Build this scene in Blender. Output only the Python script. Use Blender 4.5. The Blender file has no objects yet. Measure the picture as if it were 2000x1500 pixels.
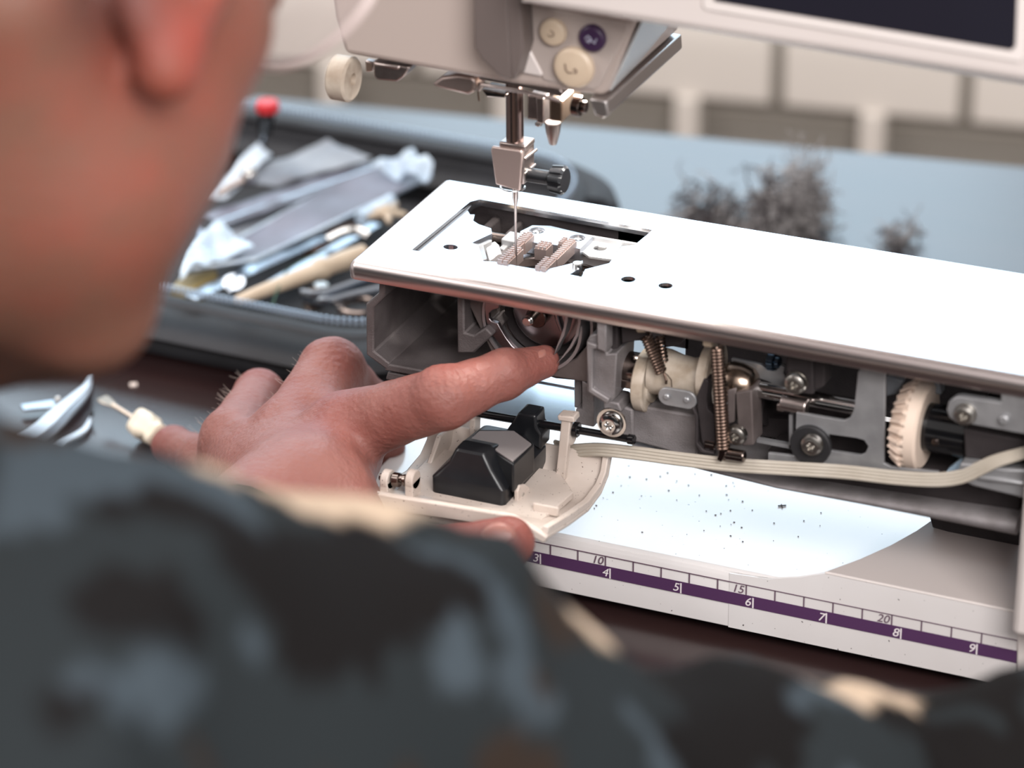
import bpy, bmesh, math, random
import numpy as np
import openvdb as vdb
from mathutils import Vector, Matrix, geometry
random.seed(7)
SC = bpy.context.scene
COL = SC.collection
# ---------------------------------------------------------------- camera, world, lights, exposure
# All shapes are written in centimetres, x along the machine's arm, y away from its front, z up from its bed plate;
# the table top lies 11.9 cm under the bed plate and stands 0.75 m above the floor.
TZ = -11.9
def W(p): return Vector((p[0]*.01, p[1]*.01, (p[2]-TZ)*.01 + .75))
yaw, pitch, roll, F = -.414, .459, -.008, 6345.
fw = np.array([math.sin(yaw)*math.cos(pitch), math.cos(yaw)*math.cos(pitch), -math.sin(pitch)])
rt = np.array([math.cos(yaw), -math.sin(yaw), 0.]); up = np.cross(rt, fw)
c_, s_ = math.cos(roll), math.sin(roll); rt, up = c_*rt+s_*up, -s_*rt+c_*up
CAM = -fw*106.866 + rt*5.418 - up*4.047
def at(px, py, ax, v):
    """point of the real plane x|y|z = v (or at depth d = v) where the photograph shows (px, py)"""
    D = fw + rt*(px-1000)/F - up*(py-750)/F
    i = 'xyzd'.index(ax); t = v if i == 3 else (v-CAM[i])/D[i]
    return CAM + D*t
def Yp(y, pts): return [at(a, b, 'y', y) for a, b in pts]
def Zp(z, pts): return [at(a, b, 'z', z) for a, b in pts]
cd = bpy.data.cameras.new('camera'); cam = bpy.data.objects.new('camera', cd); COL.objects.link(cam)
M3 = Matrix(((rt[0], up[0], -fw[0]), (rt[1], up[1], -fw[1]), (rt[2], up[2], -fw[2])))
cam.matrix_world = Matrix.Translation(W(CAM)) @ M3.to_4x4()
cd.sensor_width = 36; cd.lens = F/2000*36; cd.clip_start = .02; cd.clip_end = 50
cd.dof.use_dof = True; cd.dof.focus_distance = 1.085; cd.dof.aperture_fstop = 7.2
SC.camera = cam
wd = bpy.data.worlds.new('world'); SC.world = wd; wd.use_nodes = True
bg = wd.node_tree.nodes['Background']; bg.inputs[0].default_value = (.95, .90, .885, 1); bg.inputs[1].default_value = .8
def area(name, loc, target, sx, sy, power, col):
    l = bpy.data.lights.new(name, 'AREA'); l.shape = 'RECTANGLE'; l.size = sx; l.size_y = sy; l.energy = power; l.color = col
    o = bpy.data.objects.new(name, l); COL.objects.link(o); o.location = loc
    o.rotation_euler = (Vector(target)-Vector(loc)).to_track_quat('-Z', 'Y').to_euler(); return o
area('overhead_area_light', (-.9, .6, 2.5), (0, 0, .8), 1.4, 1.4, 26, (1, .97, .94))
area('overhead_area_light', (-1.5, -1.1, 2.3), (.1, 0, .8), 1.0, 1.0, 20, (1, .95, .92))
area('overhead_area_light', (1.05, -1.15, 1.95), (.1, 0, .75), .9, .9, 42, (1, .965, .95))  # unseen fill light added at right front to brighten base front and mechanism
WIN = 4.3      # daylight of the window panes
SC.view_settings.view_transform = 'Standard'; SC.view_settings.look = 'None'
SC.view_settings.exposure = 0.0; SC.view_settings.gamma = 1; SC.view_settings.use_curve_mapping = False
# ---------------------------------------------------------------- materials
def lin(c):
    return tuple(((v/255)/12.92 if v/255 <= .04045 else ((v/255+.055)/1.055)**2.4) for v in c)+(1,)
def mat(name, c, rough=.5, metal=0., c2=None, nscale=60, bump=0., bscale=300, sss=0, coat=0, rvar=0, attr=None, trans=0, alpha=1, stretch=None, spec=None, speck=None):
    m = bpy.data.materials.new(name); m.use_nodes = True; N = m.node_tree.nodes; L = m.node_tree.links
    b = N['Principled BSDF']; b.inputs['Base Color'].default_value = lin(c); b.inputs['Roughness'].default_value = rough
    b.inputs['Metallic'].default_value = metal
    if spec is not None: b.inputs['Specular IOR Level'].default_value = spec
    tc = N.new('ShaderNodeTexCoord'); src = tc.outputs['Object']
    if stretch:
        mp = N.new('ShaderNodeMapping'); mp.inputs['Scale'].default_value = stretch; L.new(src, mp.inputs[0]); src = mp.outputs[0]
    col = None
    if attr:
        a = N.new('ShaderNodeAttribute'); a.attribute_name = attr; col = a.outputs['Color']
    if c2 is not None:
        n = N.new('ShaderNodeTexNoise'); n.inputs['Scale'].default_value = nscale; n.inputs['Detail'].default_value = 5; L.new(src, n.inputs['Vector'])
        r = N.new('ShaderNodeValToRGB'); r.color_ramp.elements[0].position = .35; r.color_ramp.elements[1].position = .68
        r.color_ramp.elements[0].color = lin(c); r.color_ramp.elements[1].color = lin(c2); L.new(n.outputs[0], r.inputs[0])
        if col is None: col = r.outputs[0]
        else:
            mx = N.new('ShaderNodeMix'); mx.data_type = 'RGBA'; mx.blend_type = 'MULTIPLY'; mx.inputs['Factor'].default_value = 1
            L.new(col, mx.inputs['A']); L.new(r.outputs[0], mx.inputs['B']); col = mx.outputs['Result']
        if rvar:
            mr = N.new('ShaderNodeMapRange'); mr.inputs['To Min'].default_value = max(.02, rough-rvar); mr.inputs['To Max'].default_value = rough+rvar
            L.new(n.outputs[0], mr.inputs[0]); L.new(mr.outputs[0], b.inputs['Roughness'])
    if speck:
        n = N.new('ShaderNodeTexNoise'); n.inputs['Scale'].default_value = speck[0]; n.inputs['Detail'].default_value = 1; L.new(tc.outputs['Object'], n.inputs['Vector'])
        r = N.new('ShaderNodeValToRGB'); r.color_ramp.elements[0].position = speck[1]; r.color_ramp.elements[1].position = speck[1]+.03
        r.color_ramp.elements[0].color = (0, 0, 0, 1); r.color_ramp.elements[1].color = (1, 1, 1, 1); L.new(n.outputs[0], r.inputs[0])
        mx = N.new('ShaderNodeMix'); mx.data_type = 'RGBA'; L.new(r.outputs[0], mx.inputs['Factor'])
        if col is None: mx.inputs['A'].default_value = lin(c)
        else: L.new(col, mx.inputs['A'])
        mx.inputs['B'].default_value = lin(speck[2]); col = mx.outputs['Result']
    if col is not None: L.new(col, b.inputs['Base Color'])
    if bump:
        n = N.new('ShaderNodeTexNoise'); n.inputs['Scale'].default_value = bscale; n.inputs['Detail'].default_value = 4; L.new(src, n.inputs['Vector'])
        bp = N.new('ShaderNodeBump'); bp.inputs['Strength'].default_value = bump; bp.inputs['Distance'].default_value = .0006
        L.new(n.outputs[0], bp.inputs['Height']); L.new(bp.outputs[0], b.inputs['Normal'])
    if sss:
        b.inputs['Subsurface Weight'].default_value = sss; b.inputs['Subsurface Radius'].default_value = (1, .35, .2); b.inputs['Subsurface Scale'].default_value = .004
    if coat: b.inputs['Coat Weight'].default_value = coat; b.inputs['Coat Roughness'].default_value = .1
    if trans: b.inputs['Transmission Weight'].default_value = trans
    if alpha < 1: b.inputs['Alpha'].default_value = alpha
    return m
def emit(name, c, s):
    m = bpy.data.materials.new(name); m.use_nodes = True; N = m.node_tree.nodes; L = m.node_tree.links
    b = N['Principled BSDF']; b.inputs['Base Color'].default_value = (0, 0, 0, 1)
    b.inputs['Emission Color'].default_value = lin(c); b.inputs['Emission Strength'].default_value = s; return m
white = mat('white_plastic', (214, 205, 201), .38, c2=(205, 196, 192), nscale=8, bump=.02, bscale=3000)
white2 = mat('base_plastic', (222, 218, 217), .1, spec=.8, coat=.15, c2=(209, 203, 201), nscale=12, speck=(700, .76, (90, 84, 84)))
cream = mat('cream_plastic', (202, 184, 162), .4, c2=(192, 172, 150), nscale=80)
dcream = mat('dirty_cream_plastic', (194, 182, 168), .42, c2=(150, 134, 116), nscale=140)
flapm = mat('dusty_white_plastic', (200, 188, 179), .45, c2=(186, 172, 162), nscale=60, speck=(1100, .72, (92, 74, 68)))
purple = mat('purple_print', (76, 44, 82), .55)
purple2 = mat('purple_button', (58, 38, 68), .35)
ink = mat('ink', (105, 84, 98), .5)
inkw = mat('pale_ink', (226, 218, 220), .5)
graylever = mat('grey_plastic', (100, 90, 87), .42)
plate = mat('brushed_steel', (232, 233, 236), .2, 1, c2=(222, 224, 228), nscale=5, bump=.015, bscale=900, stretch=(1, 30, 1))
plate2 = mat('steel_ledge', (212, 218, 226), .26, 1)
rose = mat('nickel', (178, 166, 162), .34, 1, c2=(156, 144, 140), nscale=200)
chrome = mat('chrome', (200, 198, 196), .14, 1)
dchrome = mat('oiled_steel', (130, 118, 112), .2, 1, c2=(92, 82, 78), nscale=160)
steel = mat('zinc_sheet', (172, 172, 174), .42, .6, c2=(152, 152, 154), nscale=120, bump=.05, bscale=1500)
cast = mat('cast_aluminium', (146, 141, 142), .58, .45, c2=(118, 112, 112), nscale=90, bump=.35, bscale=2200)
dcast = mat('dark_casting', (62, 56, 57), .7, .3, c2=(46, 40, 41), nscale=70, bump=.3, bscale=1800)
bcast = mat('brown_grey_casting', (112, 102, 100), .55, .35, c2=(92, 82, 80), nscale=80, bump=.15, bscale=1800)
black = mat('black_plastic', (20, 21, 24), .3, c2=(28, 29, 32), nscale=90, spec=.4)
blackg = mat('black_gloss', (18, 18, 20), .15)
rubber = mat('black_rubber', (32, 31, 33), .6)
ribbon = mat('ribbon_cable', (190, 182, 170), .5, c2=(166, 156, 142), nscale=40)
springm = mat('spring_steel', (112, 94, 84), .32, 1)
dogm = mat('feed_dog_steel', (182, 166, 162), .45, .9)
screen_m = mat('screen_glass', (34, 33, 42), .12)
silver = mat('pale_grey_plastic', (186, 187, 188), .25, coat=.3)
tablem = mat('dark_brown_laminate', (46, 29, 28), .25, c2=(38, 24, 25), nscale=6, bump=.02, bscale=260, stretch=(1, 8, 1), spec=1.0)
skin = mat('skin', (255, 255, 255), .52, attr='tint', sss=.3, bump=.9, bscale=520, spec=.35)
headskin = mat('head_skin', (255, 255, 255), .5, attr='tint', sss=.2, bump=.2, bscale=200)
nailm = mat('fingernail', (160, 108, 98), .4, sss=.2)
jacketm = mat('camouflage_cloth', (255, 255, 255), .9, spec=.08, attr='tint', bump=.35, bscale=700)
casem = mat('black_nylon', (44, 45, 50), .7, bump=.5, bscale=1500, c2=(34, 34, 38), nscale=40)
zipm = mat('zip_coil', (172, 188, 206), .35, .3)
steelblue = mat('polished_tool_steel', (178, 186, 196), .25, 1)
sleevem = mat('clear_grey_sleeve', (96, 96, 108), .38, c2=(128, 130, 146), nscale=24, bump=.3, bscale=60, spec=.4)
sleevew = mat('crinkled_clear_film', (206, 222, 236), .2, c2=(170, 190, 212), nscale=60, bump=.8, bscale=200)
paperm = mat('grey_paper', (150, 156, 164), .6, c2=(112, 116, 126), nscale=30)
redm = mat('red_plastic', (206, 40, 46), .4)
olive = mat('olive_plastic', (132, 116, 74), .5)
panelm = mat('cabinet_panel', (206, 198, 190), .45)
seamm = mat('cabinet_seam', (128, 122, 114), .6)
wallm = mat('wall_paint', (176, 168, 162), .8, bump=.1, bscale=60)
floorm = mat('floor_boards', (120, 104, 92), .5, c2=(98, 84, 74), nscale=4)
hairm = mat('lint_fibre', (150, 146, 146), .9)
lintd = mat('dark_lint_fibre', (78, 72, 74), .9)
bodyhair = mat('body_hair', (176, 164, 156), .6)
shorthair = mat('cropped_hair', (84, 70, 60), .8, bump=.8, bscale=900)
lens = mat('spectacle_lens', (214, 200, 198), .1, alpha=.3)
frame_m = mat('spectacle_frame', (206, 190, 186), .3)
# ---------------------------------------------------------------- mesh helpers (each returns verts, faces)
A = np.array
def nrm(v): v = A(v, float); return v/np.linalg.norm(v)
def basis(ax):
    ax = nrm(ax); h = A((0, 0, 1.)) if abs(ax[2]) < .9 else A((1., 0, 0))
    a = nrm(np.cross(h, ax)); b = np.cross(ax, a); return a, b, ax
def join(*gs):
    V = []; Fc = []
    for v, f in gs:
        o = len(V); V += [tuple(p) for p in v]; Fc += [tuple(i+o for i in q) for q in f]
    return V, Fc
def loft(p, ax, rings, n=24, cap=(True, True)):
    a, b, ax = basis(ax); V = []; Fc = []; p = A(p, float)
    for t, r in rings:
        for i in range(n):
            th = 2*math.pi*i/n; rr = r(th) if callable(r) else r
            V.append(p+ax*t+(a*math.cos(th)+b*math.sin(th))*rr)
    for k in range(len(rings)-1):
        for i in range(n):
            j = (i+1) % n; Fc.append((k*n+i, k*n+j, (k+1)*n+j, (k+1)*n+i))
    if cap[0]: Fc.append(tuple(range(n))[::-1])
    if cap[1]: Fc.append(tuple((len(rings)-1)*n+i for i in range(n)))
    return V, Fc
def cyl(p0, p1, r, r1=None, n=24, ch=.03):
    p0, p1 = A(p0, float), A(p1, float); h = np.linalg.norm(p1-p0); r1 = r if r1 is None else r1; ch = min(ch, r*.4, r1*.4, h*.3)
    return loft(p0, p1-p0, [(0, r-ch), (ch, r), (h-ch, r1), (h, r1-ch)], n)
def tube(pts, r, n=8, closed=False):
    P = [A(p, float) for p in pts]; m = len(P); V = []; Fc = []; prev = None
    for k in range(m):
        t = P[(k+1) % m]-P[k-1] if closed else P[min(k+1, m-1)]-P[max(k-1, 0)]
        t = nrm(t)
        if prev is None: a, b, _ = basis(t)
        else: a = nrm(prev-t*np.dot(prev, t)); b = np.cross(t, a)
        prev = a; rr = r[k] if hasattr(r, '__len__') else r
        if isinstance(rr, (tuple, list)): ra, rb = rr
        else: ra = rb = rr
        for i in range(n):
            th = 2*math.pi*i/n; V.append(P[k]+a*math.cos(th)*ra+b*math.sin(th)*rb)
    for k in range(m if closed else m-1):
        k2 = (k+1) % m
        for i in range(n):
            j = (i+1) % n; Fc.append((k*n+i, k*n+j, k2*n+j, k2*n+i))
    if not closed: Fc.append(tuple(range(n))[::-1]); Fc.append(tuple((m-1)*n+i for i in range(n)))
    return V, Fc
def box(c, s, R=None):
    c = A(c, float); V = []
    for dx in (-.5, .5):
        for dy in (-.5, .5):
            for dz in (-.5, .5):
                d = A((dx*s[0], dy*s[1], dz*s[2])); V.append(c+(R@d if R is not None else d))
    return V, [(0, 1, 3, 2), (4, 6, 7, 5), (0, 4, 5, 1), (2, 3, 7, 6), (0, 2, 6, 4), (1, 5, 7, 3)]
def prism(poly, vec, holes=()):
    loops = [[A(p, float) for p in poly]]+[[A(p, float) for p in h] for h in holes]; vec = A(vec, float)
    flat = [p for l in loops for p in l]; n = len(flat)
    V = flat+[p+vec for p in flat]; Fc = []
    if len(loops) == 1: Fc += [tuple(range(n)), tuple(range(2*n-1, n-1, -1))]
    else:
        T = geometry.tessellate_polygon([[Vector(p) for p in l] for l in loops])
        for t in T: Fc.append(tuple(t)); Fc.append(tuple(i+n for i in reversed(t)))
    o = 0
    for l in loops:
        m = len(l)
        for i in range(m):
            j = (i+1) % m; Fc.append((o+i, o+j, o+j+n, o+i+n))
        o += m
    return V, Fc
def Ys(y, pts, th, holes=()): return prism(Yp(y, pts), (0, th, 0), [Yp(y, h) for h in holes])
def Zs(z, pts, th, holes=()): return prism(Zp(z, pts), (0, 0, -th), [Zp(z, h) for h in holes])
def sphere(c, r, n=16, m=10, sc=(1, 1, 1)):
    c = A(c, float); V = [c+A((0, 0, r*sc[2]))]; Fc = []
    for k in range(1, m):
        ph = math.pi*k/m
        for i in range(n):
            th = 2*math.pi*i/n; V.append(c+r*A((math.sin(ph)*math.cos(th)*sc[0], math.sin(ph)*math.sin(th)*sc[1], math.cos(ph)*sc[2])))
    V.append(c-A((0, 0, r*sc[2])))
    for i in range(n): Fc.append((0, 1+i, 1+(i+1) % n)); Fc.append((len(V)-1, 1+(m-2)*n+(i+1) % n, 1+(m-2)*n+i))
    for k in range(m-2):
        for i in range(n):
            j = (i+1) % n; Fc.append((1+k*n+i, 1+(k+1)*n+i, 1+(k+1)*n+j, 1+k*n+j))
    return V, Fc
def helix(p0, p1, R, r, turns, n=6, spt=12, hooks=.25):
    p0, p1 = A(p0, float), A(p1, float); a, b, ax = basis(p1-p0); h = np.linalg.norm(p1-p0); P = []
    N = int(turns*spt)
    if hooks: P += [p0-ax*hooks*1.6, p0-ax*hooks*1.3+a*R*.6, p0-ax*hooks*.5+a*R*.8]
    for k in range(N+1):
        th = 2*math.pi*k/spt; P.append(p0+ax*h*k/N+(a*math.cos(th)+b*math.sin(th))*R)
    if hooks: P += [p1+ax*hooks*.5+a*R*.8, p1+ax*hooks*1.3+a*R*.6, p1+ax*hooks*1.6]
    return tube(P, r, n)
def torx(p, ax, R, h=.22, washer=0):
    lob = lambda th: R*(.36+.09*math.cos(6*th))
    rings = [(0, R), (h*.45, R), (h*.8, R*.9), (h, R*.66), (h*1.02, R*.5), (h, lob), (h*.45, lob), (h*.4, .01)]
    if washer: rings = [(-.03, R+washer), (.03, R+washer), (.05, R+washer*.9), (.05, R)]+rings[1:]
    return loft(p, ax, rings, 36, (True, True))
def circ(c, r, n=28, y=0, a0=0, a1=2*math.pi):       # circle in an x-z plane
    return [A((c[0]+r*math.cos(a0+(a1-a0)*i/n), y, c[1]+r*math.sin(a0+(a1-a0)*i/n))) for i in range(n + (0 if a1-a0 > 6.28 else 1))]
# ---------------------------------------------------------------- object helpers
ID = {}
def thing(name, label, cat, loc, group=None):
    o = bpy.data.objects.new(name, None); COL.objects.link(o); o.empty_display_size = .01
    o.location = W(loc); o['label'] = label; o['category'] = cat
    if group: o['group'] = group
    return o
def root_inv(parent):
    L = Vector((0, 0, 0)); p = parent
    while p is not None and p.type == 'EMPTY': L += p.location; p = p.parent
    return L
def obj(name, g, m, parent=None, bevel=0., smooth=35, label=None, cat=None, group=None, kind=None, seg=2, tint=None):
    V, Fc = g; me = bpy.data.meshes.new(name)
    V = A(V, float); V = np.c_[V[:, 0]*.01, V[:, 1]*.01, (V[:, 2]-TZ)*.01+.75]
    org = Vector(V.mean(0)) if parent is None else Vector((0, 0, 0))
    if parent is None: V = V-A(org)
    me.from_pydata(V.tolist(), [], [tuple(int(i) for i in f) for f in Fc])
    bm = bmesh.new(); bm.from_mesh(me); bmesh.ops.recalc_face_normals(bm, faces=bm.faces); bm.to_mesh(me); bm.free()
    if smooth: me.polygons.foreach_set('use_smooth', [True]*len(me.polygons)); me.set_sharp_from_angle(angle=math.radians(smooth))
    me.materials.append(m); o = bpy.data.objects.new(name, me); COL.objects.link(o); o.location = org
    if tint is not None:
        a = me.attributes.new('tint', 'FLOAT_COLOR', 'POINT'); a.data.foreach_set('color', np.c_[tint, np.ones(len(tint))].astype(np.float32).ravel())
    if parent is not None:
        o.parent = parent
        if parent.type == 'EMPTY': o.matrix_parent_inverse = Matrix.Translation(-parent.location)
    if bevel:
        b = o.modifiers.new('bevel', 'BEVEL'); b.width = bevel*.01; b.segments = seg; b.limit_method = 'ANGLE'; b.angle_limit = math.radians(40); b.use_clamp_overlap = True
    if label: o['label'] = label
    if cat: o['category'] = cat
    if group: o['group'] = group
    if kind: o['kind'] = kind
    return o
def text(name, body, size, m, parent, o, ux, uz, shear=.25):
    cu = bpy.data.curves.new(name, 'FONT'); cu.body = body; cu.size = size; cu.shear = shear; cu.align_x = 'RIGHT'; cu.offset = .003
    t = bpy.data.objects.new('t', cu); COL.objects.link(t); dg = bpy.context.evaluated_depsgraph_get()
    me = bpy.data.meshes.new_from_object(t.evaluated_get(dg)); bpy.data.objects.remove(t)
    o, ux, uz = A(o, float), A(ux, float), A(uz, float)
    V = [o+ux*v.co.x+uz*v.co.y for v in me.vertices]; Fc = [tuple(p.vertices) for p in me.polygons]
    return obj(name, (V, Fc), m, parent, smooth=0)
# ---------------------------------------------------------------- the setting
def struct(name, g, m, **k): return obj(name, g, m, kind='structure', **k)
struct('floor', box((-20, 0, TZ-77.5), (700, 700, 5)), floorm)
wy = 270
WX0, WX1, WZ0, WZ1 = -340, 60, 10, 235      # window opening
wz0, wz1 = TZ-75, 260
wb = join(box(((WX0-370)/2, wy+5, (wz0+wz1)/2), (370+WX0, 10, wz1-wz0)), box(((WX1+330)/2, wy+5, (wz0+wz1)/2), (330-WX1, 10, wz1-wz0)),
          box(((WX0+WX1)/2, wy+5, (wz0+WZ0)/2), (WX1-WX0, 10, WZ0-wz0)), box(((WX0+WX1)/2, wy+5, (wz1+WZ1)/2), (WX1-WX0, 10, wz1-WZ1)))
struct('wall_back', wb, wallm)
win = struct('window_1', join(*[box((WX0+(WX1-WX0)*k/4, wy+3, (WZ0+WZ1)/2), (7, 6, WZ1-WZ0)) for k in range(5)],
             box(((WX0+WX1)/2, wy+3, WZ0+3), (WX1-WX0, 7, 6)), box(((WX0+WX1)/2, wy+3, WZ1-3), (WX1-WX0, 7, 6))), white)
sky = emit('overcast_daylight', (200, 224, 240), WIN)
for k in range(4):
    w = (WX1-WX0)/4
    obj('pane', box((WX0+w*(k+.5), wy+5, (WZ0+WZ1)/2), (w-7, 1, WZ1-WZ0-12)), sky, win).matrix_parent_inverse = win.matrix_world.inverted() if 0 else Matrix.Translation(-win.location)
# table: its far edge runs a little askew to the machine
te = A((20.94, 3.15, 0)); te = te/np.linalg.norm(te); tn = A((-te[1], te[0], 0)); tb = A((-9.68, 41.52, TZ))
tbl = thing('work_table', 'dark brown glossy work table under the machine, reflecting pale blue daylight', 'table', tb+te*-10-tn*40+A((0, 0, -75)))
tp = [tb-te*75, tb+te*70, tb+te*70-tn*66, tb-te*75-tn*66]
obj('tabletop', prism([p+A((0, 0, 0)) for p in tp], (0, 0, -3)), tablem, tbl, bevel=.2)
for p in ((tp[0]+te*5-tn*5), (tp[1]-te*5-tn*5), (tp[2]-te*5+tn*5), (tp[3]+te*5+tn*5)):
    obj('leg', box((p[0], p[1], TZ-39), (6, 6, 72)), dcast, tbl, bevel=.3)
# white segmented cabinet standing on the floor beyond the far edge of the table
KC = 1.3
kb = CAM+(tb-CAM)*KC; KZ = kb[2]
cab = thing('storage_cabinet', 'white segmented cabinet with rounded panel fronts beyond the far edge of the table', 'cabinet', kb+tn*10+A((0, 0, TZ-75-KZ)))
def cabseg(s0, s1, off, R, z0, name, m):
    prof = [(off, z0), (off, z0+2.4)]
    for k in range(1, 11):
        a = math.pi/2*k/10; prof.append((off+R*(1-math.cos(a)), z0+2.4+R*.9*math.sin(a)))
    prof += [(off+14, z0+2.4+R*.9), (off+14, z0)]
    poly = [kb+te*s0*KC+tn*a*KC+A((0, 0, b*KC)) for a, b in prof]
    return obj(name, prism(poly, te*(s1-s0)*KC), m, cab, bevel=.15)
sA = float(np.dot(at(1497, 262, 'z', TZ+1.0)-tb, te)); sB = float(np.dot(at(1868, 297, 'z', TZ+1.0)-tb, te)); sw = sB-sA
for k in range(-6, 4):
    cabseg(sA+sw*k+.3, sA+sw*(k+1)-.3, .8, 5.2, 1.5, 'panel', panelm)
    obj('tab', prism([kb+te*(sA+sw*(k+.52)+d)*KC+tn*.35*KC+A((0, 0, h*KC)) for d, h in ((-.55, -3), (.55, -3), (.55, 1.6), (-.55, 1.6))], tn*1.5), panelm, cab, bevel=.1)
cabseg(sA-6*sw, sA+4*sw, 1.25, 5.2, 1.3, 'seam_strip', seamm)
obj('plinth', prism([kb+te*(sA-6*sw)*KC+tn*2, kb+te*(sA+4*sw)*KC+tn*2, kb+te*(sA+4*sw)*KC+tn*17, kb+te*(sA-6*sw)*KC+tn*17], (0, 0, 2)), seamm, cab)
obj('carcass', prism([kb+te*(sA-6*sw)*KC+tn*2.2, kb+te*(sA+4*sw)*KC+tn*2.2, kb+te*(sA+4*sw)*KC+tn*17, kb+te*(sA-6*sw)*KC+tn*17], (0, 0, TZ-75-KZ)), seamm, cab, bevel=.5)
# ---------------------------------------------------------------- the sewing machine
mach = thing('sewing_machine', 'white sewing machine with its arm cover removed, showing steel bed plate, hook and shafts', 'sewing machine', (10, 4, TZ))
def mp(name, g, m, parent=None, **k): return obj(name, g, m, parent or mach, **k)
# base with the ruler on its front
BY = .987; ZR = -9.76; ZB = -11.44; ZT = -9.32
prof = [(BY, ZB), (BY, ZT-.22), (BY+.06, ZT-.08), (BY+.2, ZT), (BY+.26, ZT), (14.9, ZT), (15, ZT-.05), (15, ZB)]
base = mp('base', prism([A((-.6, a, b)) for a, b in prof], (31, 0, 0)), white2, bevel=.04)
for x, y in ((1.5, 2.3), (28, 2.3), (1.5, 13.5), (28, 13.5)): mp('base_foot', cyl((x, y, ZB), (x, y, TZ), .7, n=20), rubber)
# raised foot of the column on the right: its edge sweeps back in a curve, with a fillet down to the base
ce = [(1440, 1119), (1500, 1128), (1560, 1125), (1612, 1117), (1680, 1092), (1740, 1065), (1790, 1037), (1832, 1008), (1880, 970)]
zf = lambda y: -8.72+max(0, y-BY)*.17
def onslope(px, py):
    z = -8.9
    for _ in range(12): z = zf(at(px, py, 'z', z)[1])
    return at(px, py, 'z', z)
top = [at(p[0], p[1], 'y', BY+.03) if i < 4 else onslope(*p) for i, p in enumerate(ce)]
V = []; Fc = []; m_ = 8
for t_ in top:
    for k in range(m_):
        a = math.pi/2*k/(m_-1); f = math.sin(a); g = 1-math.cos(a)
        V.append(A((t_[0]-.75*(1-f), t_[1], ZT-.01+(t_[2]-ZT)*g)))
for i in range(len(top)-1):
    for k in range(m_-1): Fc.append((i*m_+k, i*m_+k+1, (i+1)*m_+k+1, (i+1)*m_+k))
mp('foot_fillet', (V, Fc), white2, base, smooth=80)
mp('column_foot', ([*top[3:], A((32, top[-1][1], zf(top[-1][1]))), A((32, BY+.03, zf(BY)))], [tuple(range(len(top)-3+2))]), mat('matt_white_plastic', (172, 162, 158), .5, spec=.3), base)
mp('foot_crease', tube([top[3]+A((0, -.01, -.02)), A((32, BY+.02, zf(BY)-.02))], .05, 8), white, base)
mp('front_skirt', prism(Yp(BY-.02, [(1425, 1120), (1500, 1131), (1560, 1128), (1610, 1120)])+[A((32, BY-.02, zf(BY))), A((32, BY-.02, ZB)), A((at(1425, 1120, 'y', BY-.02)[0], BY-.02, ZB))], (0, .04, 0)), white2, base)
# ruler print
rx = lambda cm: .0+cm+XR
XR = at(1183.5, 1086.4, 'y', BY)[0]-10
ry = BY-.035
th = at(1349.8, 1139, 'y', BY)[2]; t0 = at(1349.8, 1119.5, 'y', BY)[2]; tb2 = at(1349.8, 1162, 'y', BY)[2]
mk = [box((rx(14.2), ry, t0), (20.3, .01, .035)), box((rx(24.3), ry, (t0+tb2)/2), (.05, .01, t0-tb2))]
for k in range(4, 24): mk.append(box((rx(k), ry, (t0+th)/2), (.045, .01, t0-th)))
mp('ruler_scale', join(*mk), ink, base, smooth=0)
mp('ruler_band', box((rx(14.2), ry, (th+tb2)/2), (20.3, .012, th-tb2)), purple, base, smooth=0)
xi = lambda n: at(1192.5+(n-4)*0, 1110, 'y', BY)[0]+(n-4)*2.54
for n in range(3, 10): mp('ruler_tick', box((xi(n), ry-.012, (th+tb2)/2-.02), (.05, .006, (th-tb2)*.86)), inkw, base, smooth=0)
for n in range(3, 10): text('numeral', str(n), .44, inkw, base, (xi(n)-.08, ry-.012, tb2+.07), (1, 0, 0), (0, 0, 1))
for n in (10, 15, 20): text('numeral', str(n), .42, ink, base, (rx(n)-.09, ry-.006, th+.04), (1, 0, 0), (0, 0, 1))
# right column
cx0 = at(1990, 1000, 'y', -.2)[0]
mp('column', prism([A((cx0, -.2, -8.9)), A((cx0+.1, -.2, -.4)), A((cx0+.45, -.2, 16)), A((34, -.2, 16)), A((34, -.2, -8.9))], (0, 11, 0)), white, bevel=.25, seg=4)
mp('column_step', prism([A((cx0-.1, BY-.1, -8.2)), A((34, BY-.1, -8.2)), A((34, BY-.1, ZB)), A((cx0+.02, BY-.1, ZB))], (0, 6, 0)), white, bevel=.08)
# bed plate
XL, YB, XRt = -.03, 7.53, 27.
hole = Zp(0, [(805, 487), (918, 394), (937, 389), (1274, 449), (1243, 479), (1222, 482), (1180, 530), (1158, 543), (1150, 545)])
hole[0][1] = hole[-1][1] = 1.62; hole[0][0] = 1.58
holes = [hole]
for px, py in ((1227, 545.5), (1300, 558)):
    c = at(px, py, 'z', 0); holes.append([c+A((.24*math.cos(a), .24*math.sin(a), 0)) for a in np.linspace(0, 2*math.pi, 24, endpoint=False)])
R = .3
tp_ = [(XL+R, R), (XRt, R), (XRt, YB), (XL+R, YB)]
bed = mp('bed_plate', prism([A((a, b, 0)) for a, b in tp_], (0, 0, -.12), holes), plate)
pr = [(0, 0), (.1, -.018), (.19, -.07), (.26, -.16), (.3, -.28), (.3, -.6), (.26, -.64), (.2, -.6), (.2, -.3), (.12, -.15), (0, -.12)]
path = [((XRt, R), (0, -1)), ((XL+R, R), (0, -1))]+[((XL+R, R), (-math.sin(a), -math.cos(a))) for a in np.linspace(.2, 1.37, 6)]+[((XL+R, R), (-1, 0)), ((XL+R, YB), (-1, 0))]
V = [A((c[0]+d[0]*o*1.0, c[1]+d[1]*o, z)) for c, d in path for o, z in pr]; n_ = len(pr)
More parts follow.
